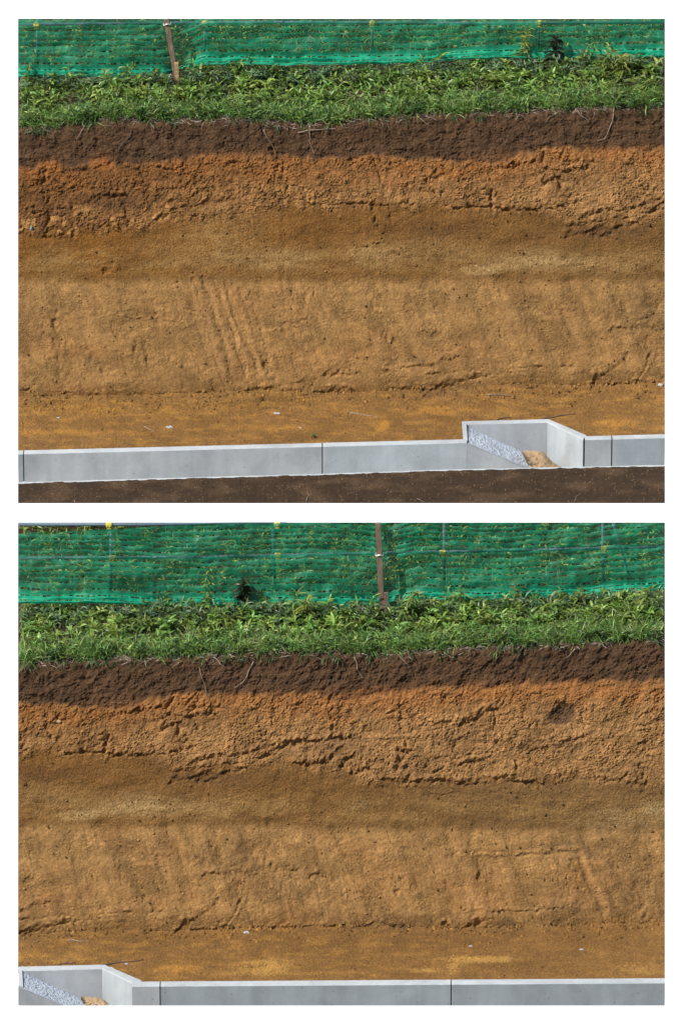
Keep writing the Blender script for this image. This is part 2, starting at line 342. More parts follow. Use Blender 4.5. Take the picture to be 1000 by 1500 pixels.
def polydist(s, t, pts):
    best = np.full(s.shape, 1e9); sg = np.zeros(s.shape)
    for (x0, y0), (x1, y1) in zip(pts[:-1], pts[1:]):
        dx, dy = x1-x0, y1-y0; l2 = dx*dx+dy*dy
        u = np.clip(((s-x0)*dx+(t-y0)*dy)/l2, 0, 1); ex = s-x0-u*dx; ey = t-y0-u*dy; d = np.sqrt(ex*ex+ey*ey)
        c = np.sign((dx*(t-y0)-dy*(s-x0))); m = d < best; best = np.where(m, d, best); sg = np.where(m, c, sg)
    return best, sg
def features(s, t, sw, tw):
    out = np.zeros(s.shape)
    for kind, pts, wd, A in OVER:
        if kind == 'P':
            x, y, rx, ry = pts; m = (abs(s-x) < rx*3) & (abs(t-y) < ry*3)
            if m.any():
                q = ((sw[m]-x)/rx)**2+((tw[m]-y)/ry)**2; out[m] -= A*np.exp(-q*q*.6)
            continue
        xs = [p[0] for p in pts]; ys = [p[1] for p in pts]; r = wd*4+8
        m = (s > min(xs)-r) & (s < max(xs)+r) & (t > min(ys)-r) & (t < max(ys)+r)
        if not m.any(): continue
        d, sg = polydist(sw[m], tw[m], pts); sd = d*sg
        if pts[-1][0] < pts[0][0]: sd = -sd
        along = np.clip(.55+1.4*perlin(s[m]/8., t[m]/11.+wd), .05, 1.5)
        if kind == 'S':
            out[m] += A*(-np.exp(-(d/wd)**2)+.5*np.exp(-((d-wd*1.7)/wd)**2))*(.8+.35*perlin(s[m]/30., t[m]/30.))
        elif kind == 'L': out[m] += .72*along*A*(.8*np.exp(-((sd+wd*1.3)/(wd*1.6))**2)-1.1*np.exp(-((sd-wd*.7)/wd)**2))
        else: out[m] += along*A*(-np.exp(-(d/wd)**2)+.35*np.exp(-((d-wd*1.9)/wd)**2))
    return out
# colour patches of the soil itself: (s, t, rs, rt, rgb, strength)
K = .90
def al(r, g, b): return lin((r, g, b))/K
PATCH = []
def patch(x, y, rx, ry, c, a): PATCH.append((x, y, rx, ry, al(*c), a))
for (x, y, rx, ry, a) in [(405, 380, 55, 14, .55), (545, 372, 45, 16, .5), (700, 396, 25, 6, .8), (790, 385, 60, 10, .7), (900, 385, 60, 12, .35), (80, 385, 25, 22, .3), (270, 370, 60, 30, .22), (640, 365, 50, 20, .3), (330, 340, 50, 30, .25)]:
    patch(x, y, rx, ry, (185, 150, 98), a)
for (x, y, rx, ry, a) in LO([(0, 0)]) and [(130+585, 1192-799, 14, 6, .5), (200+585, 1175-799, 45, 14, .3), (955+590, 1185-799, 16, 9, .7), (895+585, 1190-799, 20, 6, .3), (533+580, 1181-799, 9, 6, .5), (905+590, 1205-799, 50, 10, .3)]:
    patch(x, y, rx, ry, (188, 158, 110), a)
for (x, y, rx, ry, a) in [(560, 625, 10, 9, .9), (560, 607, 70, 8, .35), (650, 600, 50, 6, .6), (900, 620, 30, 7, .8), (130, 600, 60, 14, .45), (250, 605, 45, 10, .4), (100, 633, 70, 5, .55), (200, 634, 50, 4, .4), (400, 626, 90, 5, .5), (330, 598, 60, 10, .35), (490, 600, 30, 8, .4), (40, 630, 20, 8, .5), (800, 600, 70, 8, .25)]:
    patch(x, y, rx, ry, (196, 140, 62), a)
for (x, y, rx, ry, a) in [(390, 1416, 40, 12, .75), (330, 1428, 30, 6, .4), (700, 1405, 52, 5, .9), (665, 1415, 12, 12, .6), (620, 1421, 30, 4, .6), (940, 1420, 50, 8, .5), (100, 1405, 60, 6, .4), (520, 1400, 60, 6, .2), (880, 1395, 30, 5, .25)]:
    patch(x+float(delta(y-799)), y-799, rx, ry, (205, 158, 84), a)
for (x, y, rx, ry, a) in [(615, 527, 20, 5, .7), (655, 560, 40, 12, .25), (770, 460, 18, 30, .4), (810, 500, 14, 20, .4), (700, 505, 16, 24, .3), (940, 470, 30, 14, .5), (900, 462, 14, 20, .4), (325, 530, 14, 40, .4), (50, 480, 26, 20, .25), (140, 530, 16, 10, .35), (300, 470, 14, 40, .3), (245, 560, 60, 10, .2), (640, 575, 30, 5, .5), (830, 460, 12, 24, .3)]:
    patch(x, y, rx, ry, (112, 86, 58), a)
for (x, y, rx, ry, a) in [(350, 1245, 16, 24, .4), (420, 1300, 40, 16, .35), (840, 1240, 40, 12, .5), (840, 1320, 50, 20, .35), (930, 1310, 30, 24, .4), (570, 1350, 70, 12, .4), (820, 1340, 24, 16, .4), (905, 1275, 30, 22, .25), (440, 1275, 26, 12, .3), (745, 1355, 20, 14, .4), (300, 1350, 30, 10, .3)]:
    patch(x+float(delta(y-799)), y-799, rx, ry, (112, 87, 60), a)
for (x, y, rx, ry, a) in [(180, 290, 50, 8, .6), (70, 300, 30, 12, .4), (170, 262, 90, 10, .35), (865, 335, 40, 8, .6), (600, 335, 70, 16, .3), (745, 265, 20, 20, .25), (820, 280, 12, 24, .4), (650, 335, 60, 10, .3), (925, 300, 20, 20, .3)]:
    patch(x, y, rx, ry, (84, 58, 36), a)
for (x, y, rx, ry, a) in [(822, 1047, 19, 15, .75), (822, 1047, 15, 11, 1.2), (480, 1100, 60, 14, .4), (600, 1125, 50, 14, .4), (670, 1080, 30, 26, .35), (310, 1140, 50, 10, .45), (790, 1090, 60, 14, .35), (500, 1085, 36, 8, .4), (690, 1160, 120, 14, .2), (930, 1130, 30, 16, .4)]:
    patch(x+float(delta(y-799)), y-799, rx, ry, (100, 76, 54), a if rx != 19 else 1.3)
for (x, y, rx, ry, a) in [(350, 232, 50, 10, .6), (150, 238, 10, 8, .5), (680, 247, 90, 10, .3), (930, 222, 60, 8, .6), (400, 255, 90, 16, .25), (880, 225, 30, 6, .4)]:
    patch(x, y, rx, ry, (152, 99, 52), a*.7)
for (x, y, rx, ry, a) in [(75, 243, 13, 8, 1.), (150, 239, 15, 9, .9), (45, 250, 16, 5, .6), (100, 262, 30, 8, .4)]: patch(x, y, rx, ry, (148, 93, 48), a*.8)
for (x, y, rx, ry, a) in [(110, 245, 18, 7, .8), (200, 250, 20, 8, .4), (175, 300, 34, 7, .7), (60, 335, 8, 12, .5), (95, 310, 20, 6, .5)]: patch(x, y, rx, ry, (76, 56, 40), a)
for (x, y, rx, ry, a) in [(220, 1035, 60, 10, .45), (560, 1022, 80, 12, .6), (800, 1012, 140, 12, .6), (450, 1030, 50, 9, .5), (560, 1290, 60, 20, .2), (700, 1310, 50, 20, .25)]:
    patch(x+float(delta(y-799)), y-799, rx, ry, (164, 106, 58), a*.8)
def soil(s, t):
    """relief (m, towards the viewer) and albedo of the cut at photo position (s, t)"""
    wx = fbm(s/26., t/26., 3); wy = fbm(s/22.+50, t/22.+7, 3)
    sw = s+3.2*wx+1.6*perlin(s/5., t/5.); tw = t+3.2*wy+1.6*perlin(s/5.+9, t/5.+3)+1.1*perlin(s/2.6, t/3.)
    b1 = curve(B1, s)+7*fbm(s/24., t*0+1.5, 4)+2.5*perlin(s/9., t/9.); b2 = curve(B2, s)+9*fbm(s/28., t*0+8.5, 4)+6*perlin(s/12., t/12.)
    b3 = curve(B3, s)+3*fbm(s/45., t*0+4.5, 3)+1.5*perlin(s/8., t/8.); ff = curve(F_, s)+3*fbm(s/35., t*0+2.5, 3)
    w1 = 1-sstep(-4, 4, t-b1); w2 = sstep(-4, 4, t-b1)*(1-sstep(-14, 10, t-b2)); w3 = sstep(-14, 10, t-b2)*(1-sstep(-15, 12, t-b3))
    w4 = sstep(-15, 12, t-b3)*(1-sstep(-13, 9, t-ff)); w5 = sstep(-13, 9, t-ff)
    f1, f2, cid = worley(s/15.+.5*wx, t/13.+.5*wy); g1, g2, gid = worley(s/6.5+.4*wy, t/6.+.4*wx)
    blocky = .010*(cid-.5)+.008*(gid-.5)+.006*np.clip(f2-f1, 0, .4)/.4+.004*np.clip(g2-g1, 0, .4)/.4
    blockmask = sstep(-.25, .45, fbm(s/60.+3, t/28.+5, 3)+.15)
    fine = .95*fbm(s/3.0, t/2.8, 3, .6)-.7*np.clip(.33-worley(s/5.2, t/4.8)[0], 0, 1)*4*sstep(-.2, .5, perlin(s/13.+5, t/11.))
    lump = fbm(s/17., t/14., 4, .6)
    diag = fbm((s-.45*t)/19., (t+.45*s)/90., 4)       # bucket strokes run down to the right
    grooves = fbm((s-.28*t)/5., t/70., 3)
    rough = sstep(-.35, .5, fbm(s/40.+9, t/26., 3)); h1 = .012*lump+.004*ridged(s/10., t/8., 3)+.0042*fine*(.6+rough)+.007*(gid-.5)*rough+.006*diag
    left = 1-sstep(250, 620, s); chunk = worley((s+.3*t)/8.5+.5*wx, t/11.+.5*wy); h2 = .009*lump+(.012*(chunk[2]-.5)+.010*np.clip(chunk[1]-chunk[0], 0, .35)/.35)*(.35+.9*left)*sstep(-.35, .3, fbm(s/45.+8, t/24.+2, 3))+blocky*(.25+1.0*blockmask)+.0092*fine*(.7+.6*blockmask)+.009*diag
    h3 = .004*fbm(s/30., t/16., 4)+.0020*fine+.006*perlin(s/90., t/40.)
    h4 = .0075*fbm(s/30., t/24., 5, .5)+.008*diag+.0028*grooves*sstep(-.1, .4, perlin(s/60., t/50.)+.1)+.0026*fine*(.6+rough)+.003*(gid-.5)*rough \
        + .006*(ridged(s/22.+.6*wx, t/15.+.6*wy, 3)-.2)*sstep(.05, .5, fbm(s/75., t/45., 3))
    h5 = .006*fbm(s/24., t/8., 4)+.006*np.clip(fbm(s/14., t/6., 3), 0, 1)+.0021*fine+.004*perlin(s/60., t/10.)
    # profile of the face: the scraped band bellies out, the smooth band lies back
    prof = -.006*w3*sstep(-40, 0, t-b3)+.006*w2-.006*w1+.008*w4*sstep(-4, 22, t-b3)
    h = .85*w1*h1+.52*w2*h2+w3*h3+.58*w4*h4+w5*h5+prof+(.8-.22*w4)*features(s, t, sw, tw)
    n1 = fbm(s/55., t/30., 4)[..., None]; n2 = fbm(s/9., t/8., 4)[..., None]; n3 = fbm(s/140.+7, t/60., 3)[..., None]
    lr = np.clip((s-27)/900, 0, 1)[..., None]
    c1 = 1.05*al(82, 61, 43)*(1+.22*n2+.22*n1)+al(20, 8, 2)*np.clip(n3, 0, 1)
    up = (1-sstep(5, 60, t-b1+14*fbm(s/25., t/20., 3)))[..., None]
    c2 = (al(122, 82, 46)*(1-lr)*.85+al(170, 127, 80)*(.15+lr*.85))
    up = up*(.45+.75*np.clip(.5+n1, 0, 1)); c2 = .86*(c2*(1-.62*up)+al(150, 97, 50)*(.62*up)); blk = (blockmask*(cid*.6+.4*gid))[..., None]
    c2 = c2*(1+.22*n2+.22*n1)*(.84+.40*blk); chip = sstep(.45, .7, chunk[2])*sstep(.02, .14, chunk[1]-chunk[0]); c2 = c2+(al(186, 138, 82)-c2)*(.75*(1-.8*lr)*(sstep(-60, -8, t-b2)*chip)[..., None])
    c3 = .71*(al(146, 99, 45)*(1-lr)+al(139, 101, 57)*lr)*(1+.10*n2+.20*n1)
    mid = sstep(1000, 1400, s)[..., None]; c3 = c3*(1-mid)+.70*al(142, 108, 66)*mid*(1+.1*n2+.12*n1)
    edge = np.exp(-((t-b3+3)/6)**2)[..., None]; low = (sstep(-58, -34, t-b3)*(1-sstep(-16, -4, t-b3))*np.clip(.5+1.1*fbm(s/60.+5, t/14., 4), 0, 1))[..., None]; c3 = c3+(.82*al(160, 124, 74)-c3)*.55*low; c3 = c3*(1-.26*edge)
    c4 = .78*al(160, 122, 75)*(1+.10*n2+.14*n1)*(1-.12*np.clip(diag, -1, 1)[..., None])
    rr = np.clip(n3, 0, 1); c4 = c4*(1-.35*rr)+al(150, 104, 62)*.35*rr
    c5 = .74*al(144, 106, 60)*(1+.08*n2+.16*n1); pum = np.clip(fbm(s/38., t/7., 4)-.05, 0, .5)[..., None]*1.4*(1-mid*.6)
    c5 = c5*(1-.5*pum)+.86*al(186, 138, 66)*.5*pum
    c = c1*w1[..., None]+c2*w2[..., None]+c3*w3[..., None]+c4*w4[..., None]+c5*w5[..., None]
    c = c*(1+(.16+.12*w5+.10*w2)*fbm(s/2.6, t/2.2, 2, .7))[..., None]*(1+.10*fbm(s/11., t/9., 3))[..., None]
    br = fbm(s/13., t/9., 4)+1.1*fbm(s/3., t/2.4, 2, .8)
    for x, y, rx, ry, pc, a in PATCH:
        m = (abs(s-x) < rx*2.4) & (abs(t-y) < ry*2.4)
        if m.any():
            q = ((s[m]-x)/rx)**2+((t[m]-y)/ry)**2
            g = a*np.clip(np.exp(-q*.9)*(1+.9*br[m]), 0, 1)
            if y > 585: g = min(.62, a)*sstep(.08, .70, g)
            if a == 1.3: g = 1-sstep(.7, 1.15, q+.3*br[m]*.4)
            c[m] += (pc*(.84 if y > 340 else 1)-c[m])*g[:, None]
    gr = .85*w1+(.6+.45*blockmask)*w2+.75*w3+(.22+.6*sstep(-.3, .45, fbm(s/48.+2, t/30.+6, 4)))*w4+.9*w5
    for pts, wd, a in STRIPS:
        xs = [p[0] for p in pts]; m = (s > min(xs)-40) & (s < max(xs)+40) & (t > 405) & (t < 585)
        if m.any():
            d, _ = polydist(sw[m]*.3+s[m]*.7, t[m], pts); e = np.exp(-(d/wd)**2)*a*w4[m]*(.75+.5*perlin(s[m]/20., t[m]/20.))
            c[m] += (al(166, 126, 80)-c[m])*np.clip(e*.42, 0, 1)[:, None]; gr[m] *= 1-.75*np.clip(e, 0, 1); h[m] += .004*e
    return h, np.concatenate([np.clip(c, .003, .9), np.clip(gr, .15, 1.3)[..., None]], -1)
STRIPS = [([(278, 412), (298, 470), (322, 535)], 7, 1.), ([(303, 418), (320, 465), (340, 520)], 5.5, 1.), ([(325, 425), (345, 480), (366, 548)], 6, 1.), ([(345, 425), (370, 500), (388, 560)], 5, .9),
          ([(362, 425), (385, 490), (406, 560)], 4, .8), ([(715, 412), (760, 470), (800, 530)], 9, .6), ([(660, 415), (700, 480), (740, 530)], 9, .5), ([(800, 415), (840, 480), (860, 530)], 9, .6),
          ([(120, 440), (140, 500), (170, 560)], 14, .5), ([(230, 440), (240, 500), (260, 560)], 10, .4), ([(440, 420), (475, 480), (500, 540)], 10, .5), ([(560, 420), (600, 480), (625, 540)], 10, .4), ([(875, 420), (905, 470), (930, 540)], 10, .5),
          (LO([(852, 1253), (870, 1290), (890, 1335)]), 5, .9), (LO([(640, 1250), (680, 1290), (700, 1340)]), 16, .6), (LO([(560, 1240), (570, 1290), (600, 1340)]), 16, .5), (LO([(760, 1250), (790, 1290), (810, 1340)]), 12, .4), (LO([(470, 1240), (500, 1290), (520, 1340)]), 12, .5)]
def baseY(s, t):
    """depth of the undisplaced profile: ground, face, foot ledge"""
    T0 = curve(T_, s); T = T0+4*fbm(s/18., s*0+3.5, 3)*np.exp(-np.clip(T0-t, 0, 99)/9.); F = curve(F_, s)
    r = np.where(t < T, .50+(T-t)/S/math.sin(TH)*.93, 0)
    u = np.clip((t-T)/(F-T), 0, 1); r = np.where((t >= T) & (t <= F), .50*(1-u)**1.05, r)
    a = (t-F)/S; r = np.where(t > F, -a/.40, r)
    # soften the two corners
    r = r+.012*np.exp(-((t-F)/14.)**2)+.04*np.exp(-((t-T)/5.)**2)
    return r
def trim(o, x0=27, x1=973, y0=None, y1=None):
    """saw the object off at the ends of the stretch"""
    import bmesh
    bm = bmesh.new(); bm.from_mesh(o.data); off = np.array(o.matrix_basis.translation)
    if o.parent: off = np.zeros(3)
    pl = []
    if x0 is not None: pl.append((rays(x0, 0), rays(x0, 1500), -1, 'x'))
    if x1 is not None: pl.append((rays(x1, 0), rays(x1, 1500), 1, 'x'))
    if y0 is not None: pl.append((rays(0, y0), rays(1000, y0), -1, 'y'))
    if y1 is not None: pl.append((rays(0, y1), rays(1000, y1), 1, 'y'))
    for a, b, sgn, ax in pl:
        n = np.cross(a, b); n /= np.linalg.norm(n)
        if ax == 'x' and n[0]*sgn < 0: n = -n
        if ax == 'y' and (n@UP)*(-sgn) < 0: n = -n
        g = bm.verts[:]+bm.edges[:]+bm.faces[:]
        rs = bmesh.ops.bisect_plane(bm, geom=g, plane_co=CAM, plane_no=n, clear_outer=True)
        ed = [e for e in rs['geom_cut'] if isinstance(e, bmesh.types.BMEdge)]
        if ed:
            try: bmesh.ops.edgeloop_fill(bm, edges=ed)
            except Exception: pass
    bm.to_mesh(o.data); bm.free(); return o
# ------------------------------------------------------------------ a stretch of the cut
class Stretch: pass
def make_stretch(which, y0, ytop, ybot, Yoff, outline, lowered, Yg, gline):
    st = Stretch(); st.Yg = Yg; st.which = which; st.y0 = y0; st.Yoff = Yoff; st.ytop = ytop; st.ybot = ybot; st.low = lowered
    def full(px, py, s):
        t = py-y0; b = Yoff+baseY(s, t); gx = curve(gline, px)
        zg = P(px, gx, Yg)[..., 2]-.010; lv = Pz(px, py, zg)[..., 1]; k = sstep(2, 42, t-curve(F_, s))
        return b*(1-k)+lv*k
    def sof(px, t): return px+delta(t) if lowered else px
    st.Y = lambda px, py: full(np.asarray(px, float), np.asarray(py, float), np.asarray(sof(np.asarray(px, float), np.asarray(py, float)-y0), float)*1.)
    st.T = lambda px: y0+curve(T_, sof(np.asarray(px, float), 160.))
    def surf(px, py, lift=0.0):
        px = np.atleast_1d(np.asarray(px, float)); py = np.atleast_1d(np.asarray(py, float)); t = py-y0
        s = np.asarray(sof(px, t), float); h, c = soil(s, t)
        g = sstep(-3, 4, t-curve(T_, s)); h = h*g
        return P(px, py, full(px, py, s)-h-lift)
    st.surf = surf
    px = np.linspace(27, 973, 947); gb = curve(outline, px).max()+6
    py = np.concatenate([np.arange(ytop, y0+130, 2.0), np.arange(y0+130, gb, .9)])
    X, Yp = np.meshgrid(px, py); s = sof(X, Yp-y0)+0*X; t = Yp-y0
    h, c = soil(s, t); T = curve(T_, s)+4*fbm(s/18., s*0+3.5, 3)
    g = sstep(-3, 4, t-T); h = h*g+(1-g)*(.010*fbm(s/10., t/4., 3))
    gcol = al(52, 42, 32)*(1+.3*fbm(s/12., t/5., 3))[..., None]; gs = (1-g)[..., None]; gcol = np.concatenate([gcol, np.ones_like(gcol[..., :1])], -1); c = c*(1-gs)+gcol*gs
    v = P(X, Yp, full(X, Yp, s)-h*(1-.8*sstep(-10, 0, Yp-curve(outline, X)))).reshape(-1, 3); c = c.reshape(-1, 4)
    f = gridfaces(len(py), len(px)); nc = len(px)
    fc = (f[:, 3]); fs = s.ravel()[fc]; ft = t.ravel()[fc]; fx = X.ravel()[fc]; fy = Yp.ravel()[fc]
    keep = fy < curve(outline, fx)+1.2
    Tf = T.ravel()[fc]; b1 = curve(B1, fs)+7*fbm(fs/24., fs*0+1.5, 4)+2.5*perlin(fs/9., ft/9.)
    b2 = curve(B2, fs)+9*fbm(fs/28., fs*0+8.5, 4); b3 = curve(B3, fs)+3*fbm(fs/45., fs*0+4.5, 3); ff = curve(F_, fs)+3*fbm(fs/35., fs*0+2.5, 3)
    cls = (ft > Tf).astype(int)+(ft > b1)+(ft > b2)+(ft > b3)+(ft > ff)
    names = ['ground', 'topsoil_layer', 'crumbly_loam_layer', 'smooth_loam_layer', 'scraped_clay_layer', 'sandy_ledge']
    for k, n in enumerate(names):
        q = f[keep & (cls == k)]
        if len(q):
            vv, cc, qq = submesh(v, c, q); tag(mesh(n, vv, qq, M['soil'], col=cc), kind='structure')
    return st
UO = [(27, 660), (679, 644), (681, 617), (803, 614), (858, 638), (973, 636)]
LOo = [(27, 1424), (34, 1416), (163, 1415), (194, 1438), (973, 1433)]
GU = [(27, 660), (973, 636)]; GL = [(27, 1441), (194, 1438), (973, 1433)]
up = make_stretch('upper', 0, 27.5, 737, 4.6, UO, False, 4.6-.92, GU)
lo = make_stretch('lower', 799, 765.5, 1473, 0.0, LOo, True, -.90, GL)
# ------------------------------------------------------------------ added glowing white backdrop far behind, standing in for the blank page
def backdrop_dome():
    n = 24; V = []; R = 120
    for i in range(n+1):
        e = math.radians(-89+178*i/n)
        for j in range(n+1):
            a = math.radians(-5+190*j/n); V.append((R*math.cos(e)*math.cos(a), R*math.cos(e)*math.sin(a)+22, R*math.sin(e)))
    o = mesh('sky_backdrop', V, gridfaces(n+1, n+1), M['sky_backdrop']); tag(o, kind='structure')
backdrop_dome()
# ------------------------------------------------------------------ leaves
def leaves(base, az, el, ln, wd, droop, col, twist=None):
    """arched, folded lanceolate blades; returns verts (N,12,3), faces, colours"""
    n = len(base); st = np.array([0, .3, .68, 1.]); wp = np.array([.25, .95, .75, .03])
    dx = np.stack([np.cos(az), np.sin(az), 0*az], -1); side = np.stack([-np.sin(az), np.cos(az), 0*az], -1)
    tw = RNG.normal(0, .5, n) if twist is None else twist
    V = np.zeros((n, 4, 3, 3)); p = base.copy(); prev = 0
    for k in range(4):
        e = el-droop*st[k]
        if k: p = p+(dx*np.cos(e)[:, None]+np.array([0, 0, 1])*np.sin(e)[:, None])*(ln*(st[k]-st[k-1]))[:, None]
        nrm = -dx*np.sin(e)[:, None]+np.array([0, 0, 1])*np.cos(e)[:, None]
        sv = side*np.cos(tw)[:, None]+nrm*np.sin(tw)[:, None]; nv = nrm*np.cos(tw)[:, None]-side*np.sin(tw)[:, None]
        hw = (wd*wp[k]*.5)[:, None]
        V[:, k, 0] = p-sv*hw+nv*hw*.35; V[:, k, 1] = p; V[:, k, 2] = p+sv*hw+nv*hw*.35
    f = []
    for k in range(3):
        for j in range(2):
            a = k*3+j; f.append((a, a+1, a+4, a+3))
    f = np.array(f); F = (np.arange(n)*12)[:, None, None]+f[None]
    C = np.repeat(col[:, None], 12, 1); return V.reshape(n, 12, 3), F, C
def clip_build(name, parts, st, mat, parent=None, xr=(27, 973)):
    VV = []; CC = []
    for V, F, C in parts:
        a, b = proj(V); ok = ((a > xr[0]) & (a < xr[1]) & (b > st.ytop) & (b < st.ybot)).all(1)
        VV.append(V[ok]); CC.append(C[ok])
    V = np.concatenate(VV); C = np.concatenate(CC); n = len(V)
    f = []
    for k in range(3):
        for j in range(2):
            a = k*3+j; f.append((a, a+1, a+4, a+3))
    F = (np.arange(n)*12)[:, None, None]+np.array(f)[None]
    return mesh(name, V.reshape(-1, 3), F.reshape(-1, 4), mat, parent, col=C.reshape(-1, 3))
def greens(n, kind):
    b = {'dark': (.045, .10, .022), 'mid': (.150, .235, .042), 'bright': (.155, .25, .055), 'fine': (.150, .27, .055), 'yellow': (.22, .27, .05), 'deep': (.02, .035, .012), 'dry': (.075, .10, .022), 'blue': (.10, .165, .075)}[kind]
    c = np.array(b)[None]*RNG.uniform(.45, 1.4, (n, 1)); c[:, 0] *= RNG.uniform(.75, 1.3, n); return c
GAPS = {'upper': [(700, 134, 48, 4.5), (900, 124, 50, 4), (115, 146, 26, 4), (330, 128, 20, 4), (260, 122, 9, 14), (205, 141, 22, 4), (430, 134, 30, 3), (560, 120, 20, 3)],
        'lower': [(225, 931, 55, 4.5), (420, 926, 40, 4), (561, 898, 9, 14), (100, 925, 30, 4), (330, 920, 30, 3), (620, 915, 35, 4), (560, 918, 24, 5), (740, 905, 24, 3)]}
def bare(st, px, py):
    k = np.ones(len(px), bool)
    for x, y, rx, ry in GAPS[st.which]: k &= ((px-x)/rx)**2+((py-y)/ry)**2 > 1
    return k
def rosettes(st, px, py, hgt, nl, ln, wd, kind, out, jitY=0):
    """leafy shoots: leaves set round a short stem"""
    k0 = bare(st, px, py); px = px[k0]; py = py[k0]; hgt = hgt[k0]; ln = ln[k0]
    g = st.surf(px, py); n = len(px)
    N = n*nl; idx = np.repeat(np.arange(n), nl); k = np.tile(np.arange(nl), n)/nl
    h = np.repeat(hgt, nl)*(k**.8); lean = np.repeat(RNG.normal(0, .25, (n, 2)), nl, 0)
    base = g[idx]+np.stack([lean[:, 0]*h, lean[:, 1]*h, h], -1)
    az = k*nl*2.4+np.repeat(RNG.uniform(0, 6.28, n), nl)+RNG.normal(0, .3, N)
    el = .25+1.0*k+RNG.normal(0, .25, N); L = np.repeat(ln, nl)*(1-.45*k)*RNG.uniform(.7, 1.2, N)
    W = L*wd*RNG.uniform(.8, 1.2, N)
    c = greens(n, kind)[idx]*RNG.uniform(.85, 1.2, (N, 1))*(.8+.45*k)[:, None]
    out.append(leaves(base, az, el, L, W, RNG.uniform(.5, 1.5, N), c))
def tufts(st, px, py, nb, ln, kind, out, wd=.05, spread=.012, elv=(1.1, .35), dr=(.4, 1.8)):
    k0 = bare(st, px, py); px = px[k0]; py = py[k0]; ln = ln[k0]
    g = st.surf(px, py); n = len(px); N = n*nb; idx = np.repeat(np.arange(n), nb)
    base = g[idx]+np.stack([RNG.normal(0, spread, N), RNG.normal(0, spread, N), np.zeros(N)], -1)
    L = np.repeat(ln, nb)*RNG.uniform(.5, 1.2, N)
    c = greens(n, kind)[idx]*RNG.uniform(.8, 1.25, (N, 1))
    out.append(leaves(base, RNG.uniform(0, 6.28, N), np.clip(RNG.normal(elv[0], elv[1], N), .1, 1.5), L, np.maximum(L*wd, .0022), RNG.uniform(dr[0], dr[1], N), c))
def clumpy(n, f, thr):
    """sample px,t rows with a clumpy density"""
    px = RNG.uniform(20, 980, n*3); q = RNG.random(n*3); k = fbm(px/f, q*4, 3)+RNG.uniform(-.5, .5, n*3) > thr
    return px[k][:n], q[k][:n]
